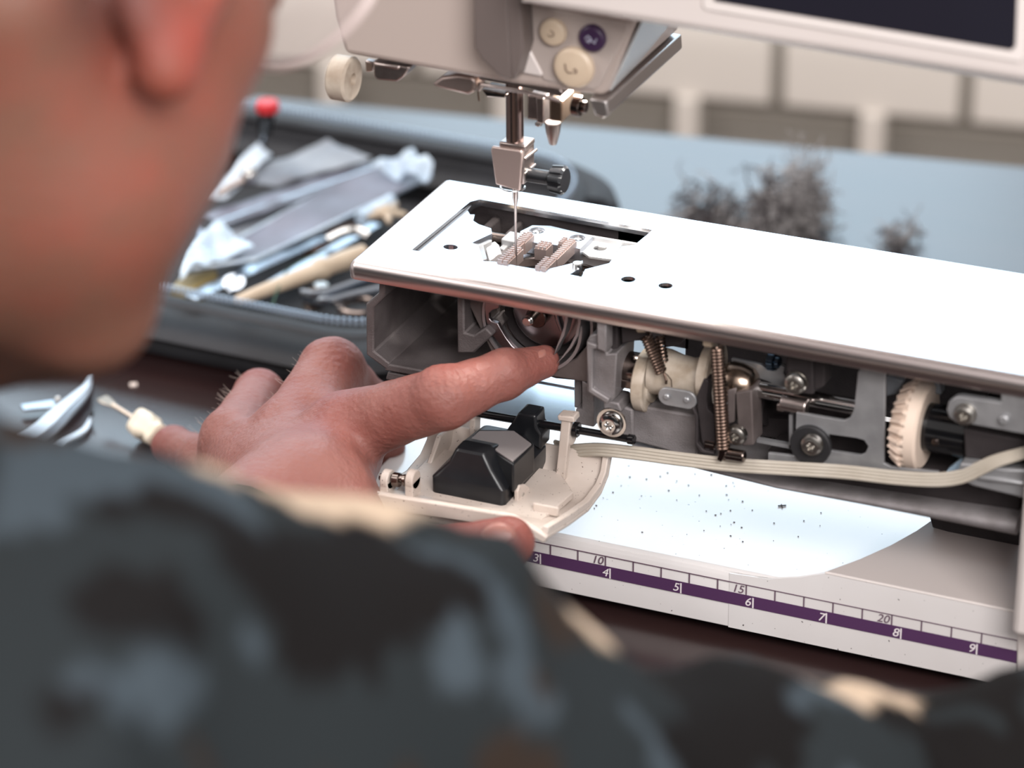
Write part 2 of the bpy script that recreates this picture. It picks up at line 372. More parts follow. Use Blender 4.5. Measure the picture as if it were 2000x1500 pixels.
Fc = [(i*n_+k, i*n_+(k+1) % n_, (i+1)*n_+(k+1) % n_, (i+1)*n_+k) for i in range(len(path)-1) for k in range(n_)]
mp('rolled_edge', (V, Fc), mat('rolled_edge_steel', (206, 196, 194), .3, 1, c2=(196, 184, 182), nscale=30, stretch=(.3, 1, 1)), bed, smooth=60)
void = [(913, 411), (918, 419), (927, 419), (924, 431), (935, 438), (959, 446), (961, 456), (922, 474), (934, 479), (944, 510), (966, 511), (1003, 518), (1037, 524), (1065, 527), (1098, 519), (1138, 509), (1138, 521), (1112, 536), (1136, 541), (1143, 526), (1190, 514), (1214, 481), (1240, 478), (1272, 451), (1150, 429), (940, 391), (925, 396)]
lz = -.14
hl = at(880, 482.5, 'z', lz)
hc = [hl+A((.25*math.cos(a), .2*math.sin(a), 0)) for a in np.linspace(0, 2*math.pi, 24, endpoint=False)]
ls = Zp(lz, [(800, 490), (914, 396), (937, 386), (1280, 450), (1246, 483), (1160, 548)]); ls[0] = A((1.45, 1.5, lz)); ls[-1][1] = 1.5
mp('recess_plate', prism(ls, (0, 0, -.22), [Zp(lz, void), hc]), plate2, bed)
mp('locating_pin', cyl(at(1128, 540, 'z', -.5), at(1128, 540, 'z', -.5)+A((0, 0, .5)), .18), chrome, bed)
# interior seen through the opening
mp('needle_hole_bracket', Zs(-.35, [(922, 474), (958, 448), (961, 470), (944, 478), (952, 505), (934, 510)], .8), steel, bevel=.03)
mp('guide_shoe', join(prism([at(948, 480, 'z', -.45), at(966, 470, 'z', -.45), at(975, 476, 'z', -.45), at(984, 505, 'z', -.9), at(955, 510, 'z', -.9)], (0, 0, -.6))), steel, bevel=.05)
sh0 = at(932, 428, 'z', -.75); sh0[1] = 5.35
mp('feed_shaft', cyl((2.75, 5.15, -.75), (9.5, 5.15, -.75), .2), dchrome)
mp('shaft_cap', cyl((2.55, 5.15, -.75), (2.8, 5.15, -.75), .27), cream)
mp('yoke', join(box((4.0, 5.0, -.8), (1.05, .75, .62)), box((3.62, 4.6, -1.25), (.22, .5, 1.1)), box((4.4, 4.6, -1.25), (.22, .5, 1.1))), steel, bevel=.06)
mp('shaft_collar', cyl((4.9, 5.15, -.75), (5.15, 5.15, -.75), .3), dchrome)
mp('rail', join(box((7.1, 5.75, -.5), (3.6, .12, .3)), box((7.1, 5.45, -.68), (3.6, .1, .3)), box((7.1, 5.0, -.95), (3.8, .1, .4))), steel, bevel=.03)
blk = [(1016, 452), (1040, 440), (1075, 441), (1158, 461), (1133, 486), (1104, 481), (1082, 478), (1045, 474), (1018, 468)]
def ell(px, py, z, r, n=20): c = at(px, py, 'z', z); return [c+A((r*math.cos(a), r*math.sin(a), 0)) for a in np.linspace(0, 2*math.pi, n, endpoint=False)]
mp('feed_carrier', prism(Zp(-.3, blk), (0, 0, -.42), [ell(1049, 450, -.3, .27), ell(1128, 464.5, -.3, .27)]), mat('machined_steel', (196, 200, 208), .32, 1), bevel=.0)
for px, py in ((1049, 453), (1128, 467)): mp('screw', torx(at(px, py, 'z', -.52), (0, 0, 1), .23, .1), chrome)
mp('carrier_arm', join(prism(Zp(-.5, [(1130, 486), (1158, 461), (1215, 478), (1196, 506), (1150, 500)]), (0, 0, -.1), [ell(1172, 484, -.5, .22)]), ), steel, bevel=.02)
def dog(name, x0, x1, y0, y1, ztop, h, rows, cols):
    g = [box(((x0+x1)/2, (y0+y1)/2, ztop-h/2-.06), (x1-x0, y1-y0, h))]
    dx = (x1-x0)/cols; dy = (y1-y0)/rows
    for i in range(rows):
        for j in range(cols):
            a, b = x0+dx*j+.02, x0+dx*(j+1)-.02; c, d = y0+dy*i, y0+dy*(i+1)-.04
            V = [(a, c, ztop-.06), (b, c, ztop-.06), (b, d, ztop-.06), (a, d, ztop-.06), (a, c+dy*.15, ztop+.04), (b, c+dy*.15, ztop+.04), (b, c+dy*.5, ztop+.03), (a, c+dy*.5, ztop+.03)]
            g.append((V, [(0, 1, 2, 3), (4, 5, 6, 7), (0, 1, 5, 4), (2, 3, 7, 6), (0, 3, 7, 4), (1, 2, 6, 5)]))
    return mp(name, join(*g), dogm, smooth=0)
def dogs(px, py, w0, w1, l0, l1, rows, cols, h=.4):
    P = at(px, py, 'z', -.06); return dog('feed_dog', P[0]+w0, P[0]+w1, P[1]+l0, P[1]+l1, -.06, h, rows, cols)
dogs(970, 509, .0, .4, 0, 1.3, 8, 2); dogs(970, 509, .0, .22, 1.33, 2.6, 9, 1); dogs(1024, 453, .0, .36, -.75, .0, 5, 2)
dogs(1046, 480, .0, .42, -.1, .5, 4, 3)
dogs(1044, 521, .0, .4, 0, .9, 6, 2); dogs(1044, 521, .16, .42, .93, 2.6, 11, 1); dogs(1086, 478, -.02, .16, .2, .7, 4, 1)
arc = lambda cx, cy, r0, r1, a0, a1, z, n=20: [A((cx+r1*math.cos(a), cy+r1*math.sin(a), z)) for a in np.linspace(a0, a1, n)]+[A((cx+r0*math.cos(a), cy+r0*math.sin(a), z)) for a in np.linspace(a1, a0, n)]
hp = at(1050, 545, 'z', -.8)
mp('hook_cover', prism(arc(hp[0], hp[1], 1.42, 1.56, .3, 2.8, -.7), (0, 0, -.25)), rose)
mp('hook_cover', prism(arc(hp[0]+.9, hp[1], 1.5, 1.62, .5, 1.6, -.75), (0, 0, -.2)), dchrome)
mp('bobbin_plate', Zs(-.75, [(985, 505), (1010, 498), (1028, 494), (1037, 498), (1020, 505), (1000, 510)], .05), plate2)
# castings under the plate
cst = mp('casting', join(
    Ys(.5, [(740, 545), (753, 547), (751, 580), (730, 601), (730, 686), (762, 711), (757, 724), (715, 693), (714, 594), (739, 574)], 6.2),
    Ys(.5, [(757, 711), (905, 738), (905, 752), (750, 724)], 6.2),
    Ys(.6, [(757, 726), (800, 734), (800, 752), (752, 742)], 5),
    Ys(.7, [(892, 570), (906, 572), (907, 650), (925, 655), (948, 640), (962, 655), (925, 690), (893, 690)], 5.5)), mat('end_casting', (100, 93, 93), .6, .4, c2=(78, 71, 71), nscale=90, bump=.35, bscale=2200), bevel=.06)
mp('back_wall', join(box((4.9, 6.9, -1.87), (9.2, .3, 3.45)), box((8.2, 6.9, -2.3), (2.6, .3, 4.3)), box((16.4, 6.9, -2.9), (14, .3, 5.5)), *[Ys(3.4, [(1478, 760), (1720, 795), (1720, 860), (1478, 830)], .3)]), dcast)
mp('inner_rib', join(box((2.4, 5.8, -2.2), (.3, 2, 3)), box((3.3, 6.2, -2.2), (.2, 1.4, 3))), dcast, bevel=.08)
mp('hook_housing', join(Ys(2.3, [(905, 575), (1195, 625), (1165, 700), (1140, 745), (1085, 740), (1000, 712), (940, 655)], 2.5),
                        Ys(1.2, [(905, 574), (948, 580), (952, 640), (965, 668), (985, 690), (960, 690)], 1.2),
                        Ys(1.2, [(1170, 622), (1158, 660), (1125, 700), (1100, 712), (1085, 725), (1040, 715), (1075, 735), (1150, 748), (1165, 680)], 1.2)), bcast, bevel=.05)
# the hook
hk = A((6.12, 0, -1.62)); hr = 1.78
def arcxz(r0, r1, d0, d1, y, dx=0, dz=0, n=44):
    q = [math.radians(d0+(d1-d0)*k/n) for k in range(n+1)]
    return [A((hk[0]+dx+r1*math.cos(a), y, hk[2]+dz+r1*math.sin(a))) for a in q]+[A((hk[0]+dx+r0*math.cos(a), y, hk[2]+dz+r0*math.sin(a))) for a in q[::-1]]
racem = mat('race_steel', (170, 166, 168), .4, .8)
hook = mp('hook_race', join(prism(arcxz(1.68, 1.78, 140, 400, 1.1), (0, 1.1, 0)), prism(arcxz(1.86, 1.95, 142, 398, 1.5, .05, -.05), (0, .9, 0))), racem)
def pxz(pts, y): return Yp(y, pts)
mp('hook_body', prism(pxz([(950, 578), (946, 600), (950, 630), (962, 655), (980, 678), (1000, 690), (1012, 686), (1000, 676), (988, 660), (976, 640), (972, 632), (960, 628), (955, 622), (955, 612), (962, 606), (974, 602), (978, 584)], 1.0), (0, .18, 0)), mat('hook_plate_steel', (150, 142, 144), .32, 1), hook, bevel=.02)
mp('hook_arm', prism(pxz([(1108, 606), (1109, 625), (1102, 655), (1090, 676), (1082, 694), (1086, 680), (1094, 660), (1101, 640), (1104, 620), (1104, 606)], .95), (0, .5, 0)), racem, hook)
mp('hook_rim', prism(pxz([(1133, 612), (1134, 630), (1129, 655), (1116, 680), (1100, 698), (1086, 712), (1100, 694), (1113, 676), (1124, 654), (1130, 630), (1130, 611)], .95), (0, .6, 0)), racem, hook)
mp('bobbin_case', join(prism(circ((hk[0]+.25, hk[2]+.1), 1.22, 40, 1.75), (0, .5, 0)), prism(pxz([(1086, 596), (1092, 625), (1100, 650), (1092, 648), (1083, 625), (1078, 596)], 1.6), (0, .2, 0))), mat('bobbin_case_steel', (150, 144, 146), .26, 1), hook, bevel=.05)
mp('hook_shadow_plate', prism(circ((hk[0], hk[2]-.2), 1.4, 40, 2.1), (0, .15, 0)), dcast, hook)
c = at(1031, 626, 'y', 1.0)
mp('hub', cyl((c[0]+.15, 1.9, c[2]-.02), (c[0]+.15, 1.3, c[2]-.02), .36), dchrome, hook)
mp('shaft_pin', join(cyl((c[0], 1.9, c[2]), (c[0], .95, c[2]), .19), cyl((c[0], 1.05, c[2]), (c[0], .85, c[2]), .16)), chrome, hook)
mp('latch_arm', prism([A(c)+A((0, .35, .1)), A(c)+A((.55, .35, .75)), A(c)+A((.8, .35, .6)), A(c)+A((.2, .35, -.1))], (0, .12, 0)), dchrome, hook, bevel=.02)
# bright sheet below the hook
def zy(pts): return [at(a, b, 'z', z) for a, b, z in pts]
sp = zy([(930, 800, -5.5), (1125, 832, -5.5), (1122, 742, -5.5), (1062, 731, -5.5), (985, 745, -5.5)])
mp('oil_tray', prism(sp, (0, 0, -.12)), plate2, bevel=.02)
mp('oil_tray_lip', prism(zy([(930, 800, -5.5), (1125, 832, -5.5), (1126, 845, -5.65), (930, 812, -5.65)]), (0, .1, -.12)), steel, bevel=.02)
mp('tray_rib', box((sp[0][0]+2, sp[2][1]-.6, -5.47), (4.4, .06, .06)), plate2)
mp('bracket', join(Ys(.2, [(1165, 620), (1184, 624), (1184, 690), (1166, 682)], .6),
    Ys(.5, [(1145, 668), (1152, 655), (1168, 652), (1186, 692), (1205, 690), (1200, 780), (1188, 790), (1176, 785), (1146, 765)], 1.6),
    Ys(.3, [(1145, 668), (1168, 675), (1168, 682), (1157, 683), (1157, 760), (1190, 780), (1186, 790), (1148, 766)], .5),
    Ys(1.6, [(1121, 738), (1136, 741), (1136, 800), (1121, 796)], 2),
    Ys(1.2, [(1136, 742), (1160, 760), (1160, 835), (1124, 828), (1124, 798), (1136, 800)], 1.4),
    Ys(.5, [(1178, 782), (1208, 788), (1214, 805), (1180, 805)], 1)), cast, bevel=.05)
mp('upper_bracket', join(Ys(.9, [(1184, 622), (1206, 628), (1206, 690), (1186, 692)], 1.2), Ys(.9, [(1212, 632), (1260, 640), (1262, 662), (1214, 672)], .6),
    Ys(1.4, [(1290, 645), (1340, 652), (1330, 672), (1300, 680)], .6)), dcast, bevel=.05)
ax = lambda px, py, y: at(px, py, 'y', y)
mp('lower_casting', join(Ys(1.1, [(1232, 790), (1362, 812), (1362, 900), (1300, 880), (1232, 862)], 1.5),
    Ys(.9, [(1205, 790), (1236, 800), (1238, 870), (1205, 860)], 1)), cast, bevel=.08)
mp('screw', torx(ax(1195, 825, .35), (0, -1, 0), .4, .28, .12), chrome)
h0, h1 = ax(930, 806, .55), ax(1238, 859, .55)
mp('hinge_rod', join(cyl(h0, h1, .13), cyl(ax(1120, 838, .55), ax(1131, 840, .55), .26), cyl(ax(1226, 857, .55), ax(1240, 859.5, .55), .17)), blackg)
def xcyl(px, py, y, w, r, name, m, prn=None, ch=.03, x1=None, **k):
    c = ax(px, py, y); return mp(name, cyl(c, c+A((w, 0, 0)), r, n=32, ch=ch), m, prn, **k)
yc = 1.6
big = xcyl(1195, 712, yc, 1.15, .55, 'main_shaft', dchrome)
c = ax(1195, 742, 1.2); mp('shaft_key', box(c+A((.55, 0, 0)), (1.1, .3, .3)), dchrome, bevel=.04)
def xc(px, py, y, w0, w1, rings, name, m, **k):
    c = ax(px, py, y); return mp(name, loft(c, (1, 0, 0), rings, 40), m, **k)
cam_ = xc(1252, 740, yc, 0, 0, [(0, .98), (.05, 1.05), (.36, 1.05), (.42, 1.0), (.42, .72), (.5, .70)], 'eccentric_cam', dcream)
xc(1278, 722, yc, 0, 0, [(0, .8), (.5, .76), (.9, .66), (1.3, .62), (1.65, .7), (1.72, .6)], 'cam_barrel', dcream)
xc(1372, 724, yc, 0, 0, [(0, .6), (.1, .95), (.42, 1.1), (.5, 1.02), (.5, .6)], 'eccentric_cam', dcream)
mp('cam_follower', prism([ax(1360, 740, 1.0), ax(1392, 690, 1.0), ax(1402, 690, 1.0), ax(1372, 760, 1.0), ax(1366, 765, 1.0)], (0, .3, 0)), dcast, bevel=.03)
xc(1420, 744, yc, 0, 0, [(0, .62), (.15, .68), (.5, .66), (.85, .56), (1.0, .4), (1.02, .3)], 'ball_collar', mat('worn_steel', (150, 132, 118), .25, 1))
mp('return_spring', helix(ax(1262, 655, .6), ax(1292, 728, .6), .17, .045, 13), springm)
mp('return_spring', helix(ax(1287, 655, 1.2), ax(1298, 722, 1.2), .15, .04, 10), springm)
mp('spring_wire', tube([ax(*p, .55) for p in ((1292, 725), (1303, 732), (1311, 742), (1312, 756))], .02), springm)
mp('long_spring', helix(ax(1401, 678, .25), ax(1413, 876, .25), .185, .055, 30, spt=10), springm)
for px, py in ((1248, 638), (1250, 636)): pass
mp('spring_post', cyl(ax(1245, 640, .8), ax(1262, 640, .8), .16), cream); mp('spring_post', cyl(ax(1376, 666, .6), ax(1392, 668, .6), .18), cream)
def pill(y, p0, p1, r, th, n=10):
    a, b = ax(*p0, y), ax(*p1, y); d = nrm(b-a); q = np.cross(d, (0, 1, 0)); P = []
    for k in range(n+1): t = math.pi*k/n; P.append(a+q*r*math.cos(t)-d*r*math.sin(t))
    for k in range(n+1): t = math.pi*k/n; P.append(b-q*r*math.cos(t)+d*r*math.sin(t))
    return prism(P, (0, th, 0))
lk = mp('link_plate', pill(.45, (1303, 775), (1342, 782), .31, .12), steel, bevel=.02)
for p in ((1303, 774), (1342, 780)): c = ax(*p, .45); mp('rivet', cyl(c, c+A((0, -.1, 0)), .1), steel, lk)
mp('stop_bracket', join(Ys(.5, [(1360, 775), (1374, 740), (1384, 745), (1380, 780), (1382, 800), (1396, 812), (1398, 870), (1380, 885), (1370, 860), (1362, 800)], .5),
    Ys(.42, [(1354, 795), (1362, 812), (1362, 866), (1374, 880), (1395, 884), (1395, 889), (1368, 884), (1358, 870), (1357, 815), (1350, 797)], .2)), dcast, bevel=.03)
mp('hinge_loop', join(cyl(ax(1380, 862, .7), ax(1400, 866, .7), .25)), dchrome)
mp('guide_bracket', join(Ys(.9, [(1420, 762), (1438, 758), (1434, 825), (1420, 830)], .8), Ys(.8, [(1436, 768), (1468, 762), (1472, 870), (1450, 872), (1440, 830)], .9)), bcast, bevel=.05)
mp('screw', torx(ax(1441, 847, .5), (0, -1, 0), .34, .28), mat('satin_steel', (168, 164, 158), .3, 1))
xcyl(1478, 760, yc, 3.4, .27, 'drive_shaft', chrome)
mp('clamp', join(cyl(ax(1527, 785, 1.0), ax(1577, 795, 1.0), .27), Ys(.8, [(1517, 790), (1530, 790), (1530, 805), (1517, 802)], .3)), rose, bevel=.02)
mp('clamp_bracket', join(Ys(1.0, [(1536, 690), (1588, 699), (1588, 772), (1570, 770), (1536, 765)], .8), Ys(1.2, [(1588, 700), (1612, 704), (1610, 755), (1590, 765)], .8)), dcast, bevel=.06)
mp('screw', torx(ax(1556, 746, .75), (0, -1, 0), .36, .3, .02), mat('satin_steel_2', (172, 168, 162), .3, 1))
mp('selector_plate', Ys(1.9, [(1428, 700), (1485, 712), (1500, 724), (1515, 724), (1524, 714), (1532, 718), (1530, 728), (1535, 740), (1535, 765), (1520, 756), (1500, 745), (1470, 735), (1430, 728)], .15), steel, bevel=.02)
mp('selector_knob', join(cyl(ax(1500, 705, 2.0), ax(1514, 707, 2.0), .3), cyl(ax(1514, 707, 2.0), ax(1524, 708, 2.0), .2)), mat('blued_steel', (100, 120, 140), .25, 1))
sheet = [(1682, 722), (1688, 720), (1729, 727), (1726, 905), (1740, 912), (1832, 922), (1832, 940), (1500, 900), (1500, 885), (1553, 891), (1555, 806), (1648, 822), (1660, 817), (1668, 800), (1676, 726)]
slot = [(1618, 848), (1670, 855), (1688, 860), (1696, 872), (1690, 886), (1680, 890), (1618, 880)]
mp('slide_bracket', Ys(.7, sheet, .14, [slot]), steel, bevel=.015)
wsh = mp('rubber_washer', cyl(ax(1586, 866, .75), ax(1586, 866, .75)+A((0, -.22, 0)), .68, n=40), rubber, bevel=.0)
mp('screw', torx(ax(1588, 866, .5), (0, -1, 0), .37, .25), mat('satin_steel_3', (176, 172, 166), .3, 1))
mp('strut', join(Ys(1.0, [(1541, 810), (1548, 811), (1548, 878), (1541, 877)], .2), Ys(1.0, [(1478, 858), (1545, 870), (1545, 877), (1478, 864)], .2)), steel)
mp('rear_pulley', join(cyl(ax(1470, 800, 3), ax(1500, 803, 3), .5), Ys(3, [(1480, 815), (1540, 820), (1538, 860), (1480, 850)], .4)), dcast, bevel=.05)
# bevel gear
gc = ax(1782, 828, yc+.1)
ge = lambda th, r0: r0+.055*math.cos(14*2*th)
g_ = loft(gc-A((.5, 0, 0)), (1, 0, 0), [(0, .6), (.02, .95), (.12, lambda t: 1.12+.06*(1 if math.cos(26*t) > 0 else -1)), (.5, lambda t: 1.38+.05*(1 if math.cos(26*t) > 0 else -1)), (.62, 1.42), (.92, 1.40), (1.0, 1.3), (1.0, .8)], 104)
gear = mp('bevel_gear', g_, mat('gear_plastic', (220, 200, 184), .4), smooth=28)
teeth = []
for k in range(26):
    a = 2*math.pi*k/26; d = A((0, math.cos(a), math.sin(a)))
    teeth.append(tube([gc-A((.38, 0, 0))+d*1.16, gc+A((.02, 0, 0))+d*1.42], [(.12, .07), (.13, .09)], 6))
mp('gear_teeth', join(*teeth), mat('gear_tooth_plastic', (206, 184, 168), .45), gear, kind='stuff')
mp('gear_hub', cyl(gc+A((.45, 0, 0)), gc+A((1.9, 0, 0)), .78, n=40), blackg, gear)
mp('shaft_stub', cyl(gc+A((1.9, 0, 0)), gc+A((4.5, 0, 0)), .3), dchrome, gear)
c = ax(1828, 862, .9); mp('set_screw', torx(c, (0, -1, 0), .12, .1), dchrome, gear)
mp('gear_guard', join(Ys(2.4, [(1795, 745), (1835, 750), (1838, 772), (1800, 765)], .5), Ys(2.2, [(1730, 735), (1765, 745), (1750, 770), (1730, 775)], .4)), mat('grey_blue_plastic', (128, 132, 138), .4), bevel=.05)
lev = [(1866, 776), (1875, 775), (1955, 787), (1955, 762), (2010, 770), (2010, 850), (1900, 830), (1868, 826), (1853, 815), (1849, 800), (1853, 785)]
lv = mp('lever_plate', Ys(.1, lev, .3), steel, bevel=.04)
c = ax(1886, 808, .1); mp('screw', torx(c, (0, -1, 0), .33, .25, .03), mat('satin_steel_4', (176, 172, 166), .3, 1), lv)
c = ax(1962, 818, .1); mp('pin', cyl(c, c+A((0, -.15, 0)), .15), steel, lv)
mp('motor_block', join(Ys(.7, [(1882, 838), (2010, 862), (2010, 900), (1975, 905), (1884, 895)], 3)), dcast, bevel=.06)
mp('blued_fin', join(Ys(1.5, [(1881, 848), (1873, 866), (1858, 878), (1860, 884), (1881, 882)], .2), Ys(1.3, [(1880, 894), (1850, 918), (1846, 926), (1876, 926)], .3)), mat('pale_blue_plastic', (170, 196, 216), .3), bevel=.02)
mp('end_bracket', join(Ys(.3, [(1875, 905), (1910, 908), (1960, 916), (2005, 918), (2005, 975), (1900, 950), (1870, 935)], 1.2), Ys(.2, [(1905, 928), (2000, 942), (2000, 950), (1912, 940)], .2)), steel, bevel=.08)
# casting rail, dark gap, ribbon cable
r0, r1 = ax(1240, 872, 1.5), ax(2020, 1030, 1.2)
def rail():
    V = []; n = 12; P = []
    up_ = [(1236, 868), (1300, 880), (1420, 905), (1525, 935), (1700, 962), (1990, 1005)]
    lo_ = [(1236, 872), (1300, 893), (1430, 926), (1525, 948), (1700, 982), (1990, 1042)]
    for (a, b), (c, d) in zip(up_, lo_):
        t, q = ax(a, b, 1.3), ax(c, d, 1.3); h = (t[2]-q[2])/2; m = (t+q)/2
        V += [A((m[0], 1.3-.35*math.cos(k*math.pi/(n-1)-math.pi/2)*0-.4*math.sin(k*math.pi/(n-1)), m[2]+h*math.cos(k*math.pi/(n-1)))) for k in range(n)]
        V += [A((q[0], 4.5, q[2])), A((t[0], 4.5, t[2]))]
    m_ = n+2; Fc = [(i*m_+k, i*m_+(k+1) % m_, (i+1)*m_+(k+1) % m_, (i+1)*m_+k) for i in range(len(up_)-1) for k in range(m_)]
    Fc += [tuple(range(m_)), tuple(range(5*m_, 6*m_))]
    return V, Fc
mp('casting_rail', rail(), cast, smooth=50)
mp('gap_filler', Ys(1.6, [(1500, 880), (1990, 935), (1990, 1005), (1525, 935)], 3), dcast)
cabp = [(1085, 872, 1.6), (1115, 880, 1.2), (1170, 878, .9), (1240, 885, .6), (1330, 897, .45), (1430, 908, .4), (1540, 915, .4), (1650, 922, .4), (1750, 933, .35), (1830, 937, .3), (1880, 930, .3), (1920, 912, .3), (1950, 899, .35), (2010, 882, .5)]
def spline(P, k=6):
    P = [A(p, float) for p in P]; P = [2*P[0]-P[1]]+P+[2*P[-1]-P[-2]]; out = []
    for i in range(1, len(P)-2):
        for j in range(k):
            t = j/k; out.append(.5*((2*P[i])+(-P[i-1]+P[i+1])*t+(2*P[i-1]-5*P[i]+4*P[i+1]-P[i+2])*t*t+(-P[i-1]+3*P[i]-3*P[i+1]+P[i+2])*t**3))
    return out+[P[-2]]
cp = spline([ax(*p) for p in cabp])
wires = []
for k in range(4):
    off = []
    for i, p in enumerate(cp):
        t = nrm(cp[min(i+1, len(cp)-1)]-cp[max(i-1, 0)]); u = i/len(cp)
        tilt = 0.55 if u < .8 else .55+(u-.8)*2.5
        n2 = nrm(np.cross(t, (0, -1, 0))); n2 = n2*math.cos(tilt)+A((0, -1, 0))*math.sin(tilt)*.5
        off.append(p-n2*(k-1.5)*.118)
    wires.append(tube(off, .078, 8))
mp('ribbon_cable', join(*wires), ribbon)
mp('cable_clip', join(Ys(.15, [(1404, 872), (1417, 873), (1416, 892), (1408, 903), (1400, 898), (1403, 888)], .3), cyl(ax(1418, 886, .25), ax(1455, 892, .25), .2)), dchrome, bevel=.03)
# the dirty opening under the rail
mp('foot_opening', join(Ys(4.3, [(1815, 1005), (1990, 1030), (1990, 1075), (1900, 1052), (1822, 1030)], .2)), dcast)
# ---- machine head
HY = 0.
head = mp('head_cover', prism(Yp(HY, [(612, -260), (652, 35), (672, 107), (1008, 167), (1176, 190), (1187, 178), (1238, 46), (1275, -260)]), (0, 6.2, 0)), mat('shaded_white_plastic', (174, 160, 153), .4, bump=.02, bscale=3000), bevel=.22, seg=4)  # white plastic, darkened so the head's shade is part of its colour
pan = mp('button_panel', Ys(HY-.05, [(1013, 6), (1024, 90), (1044, 128), (1062, 158), (1160, 176), (1172, 168), (1226, 60), (1226, 46)], .2), mat('panel_plastic', (176, 164, 158), .35), head, bevel=.05)
mp('panel_shelf', Ys(HY-.1, [(1018, 86), (1032, 92), (1060, 146), (1054, 150), (1012, 142), (1010, 120)], .15), white, head, bevel=.06)
def button(px, py, r, m, h=.22, icon=0):
    c = ax(px, py, HY-.05); b = mp('button', loft(c, (0, -1, 0), [(0, r), (h*.6, r), (h*.9, r*.9), (h, r*.78), (h, .01)], 36), m, pan, smooth=40)
    return b, c+A((0, -h-.02, 0))
iconm = mat('icon_print', (116, 96, 84), .5)
b1, c1 = button(1082, 61, .44, cream); b2, c2 = button(1159, 73, .44, purple2); b3, c3 = button(1123, 130, .66, cream, .26)
mp('icon', join(tube([c1+A((x, 0, z)) for x, z in ((-.02, .1), (.08, .05), (.08, -.06), (-.02, -.1), (-.1, -.05))], .018)), iconm, pan)
mp('icon', join(tube([c2+A((x, 0, z)) for x, z in ((-.18, .02), (-.08, .12), (.02, .03), (-.05, -.1), (-.15, -.06), (0, .0), (.14, -.1), (.2, .06))], .02)), mat('silver_print', (178, 178, 196), .4), pan)
mp('icon', join(tube([c3+A((x, 0, z)) for x, z in ((-.22, .16), (-.2, -.02), (-.12, -.12), (.02, -.1))], .022), tube([c3+A((x, 0, z)) for x, z in ((.06, .0), (.12, .04), (.17, 0), (.15, -.1), (.08, -.08))], .022)), iconm, pan)
mp('lever', join(prism(Yp(-.9, [(924, -60), (986, -60), (998, 120), (1000, 158), (976, 150), (940, 116), (926, 92)]), (0, .95, 0)),
    prism(Yp(-.9, [(986, -60), (1012, -60), (1022, 95), (1004, 158), (998, 150), (994, 100)]), (0, .9, 0))), graylever, bevel=.12, seg=3)
mp('lever_slot', Ys(-.03, [(1000, 0), (1010, 0), (1024, 80), (1018, 84), (1004, 20)], .1), black)
mp('side_panel', prism([ax(1178, 186, -.0)+A((.06, .3, .05)), ax(1238, 48, 0)+A((.08, .3, 0)), ax(1238, 48, 0)+A((.08, 5.2, .5)), ax(1178, 186, -.0)+A((.08, 5.9, .3))], (.08, 0, 0)), silver, head, bevel=.03)
mp('guide_bar', join(prism(Yp(-.25, [(1150, 192), (1185, 198), (1187, 226), (1180, 232), (1162, 226), (1156, 210)]), (0, 6.5, 0))), mat('guide_bar_steel', (176, 170, 168), .3, .9), bevel=.06)
# under the head
c = ax(668, 152, .3)
mp('thread_cutter_wheel', loft(c-A((.3, 0, 0)), (1, 0, 0), [(0, .5), (0, .66), (.08, .74), (.62, .74), (.7, .66), (.7, .2), (.55, .18)], 36), mat('worn_cream', (184, 172, 158), .5, c2=(150, 134, 118), nscale=160), smooth=40)
mp('side_clip', join(Ys(.2, [(728, 120), (800, 132), (788, 150), (776, 160), (736, 156), (730, 150)], .9), Ys(.1, [(730, 122), (780, 130), (778, 137), (730, 129)], .1), Ys(.9, [(712, 118), (730, 122), (728, 140), (714, 142)], .3)), rose, bevel=.08)
mp('needle_guard', join(Ys(.6, [(842, 166), (862, 150), (892, 146), (922, 150), (930, 160), (926, 180), (914, 186), (880, 178), (856, 172)], .9)), mat('dull_nickel', (172, 156, 150), .38, .9), bevel=.12, seg=3)
mp('thread_hook', tube([ax(a, b, .7) for a, b in ((936, 162), (934, 172), (934, 184), (936, 197))], .03), springm)
mp('presser_plate', join(prism([ax(936, 156, .2), ax(1022, 172, .2), ax(1096, 190, .2), ax(1100, 182, .2), ax(1090, 170, .2), ax(936, 148, .2)], (0, 2.4, 0)), tube([ax(a, b, .2) for a, b in ((934, 176), (942, 166), (968, 170), (1020, 178), (1094, 196))], .07)), rose, bevel=.03)
NX, NY = 4.85, 2.75
mp('needle_plate_arm', join(Ys(2.2, [(940, 175), (990, 185), (985, 192), (950, 190)], .8)), dchrome, bevel=.05)
nb = mp('needle_bar', cyl((NX, NY, 3.8), (NX, NY, 8.5), .29, n=32), mat('needle_bar_steel', (150, 132, 128), .2, 1))
clz = at(1010, 362, 'y', NY)[2]; ctz = at(1010, 282, 'y', NY)[2]
def clampblk():
    f = [(NX-.62, ctz), (NX+.42, ctz), (NX+.46, ctz-.1), (NX+.36, clz+.02), (NX-.5, clz+.12), (NX-.66, ctz-.15)]
    return f
cl = mp('needle_clamp', prism([A((a, NY-.48, b)) for a, b in clampblk()], (0, .16, 0)), mat('rose_nickel', (202, 184, 178), .42, .85), bevel=.05, seg=3)
mp('clamp_body', join(box((NX+.05, NY+.05, (ctz+clz)/2+.1), (.86, .9, ctz-clz-.25)), box((NX+.05, NY+.05, ctz+.05), (.95, .8, .2))), rose, cl, bevel=.06)
mp('thread_guide', tube([A((NX+.4*math.cos(a)-.05, NY-.1+.4*math.sin(a), clz-.03)) for a in np.linspace(2.6, 6.8, 18)], .03), chrome, cl)
mp('clamp_pin', join(tube([A((NX+.48, NY-.35, ctz-.32)), A((NX+.56, NY+.45, ctz-.28))], .05), tube([A((NX+.46, NY-.35, ctz-.85)), A((NX+.52, NY+.45, ctz-.8))], .04)), rose, cl)
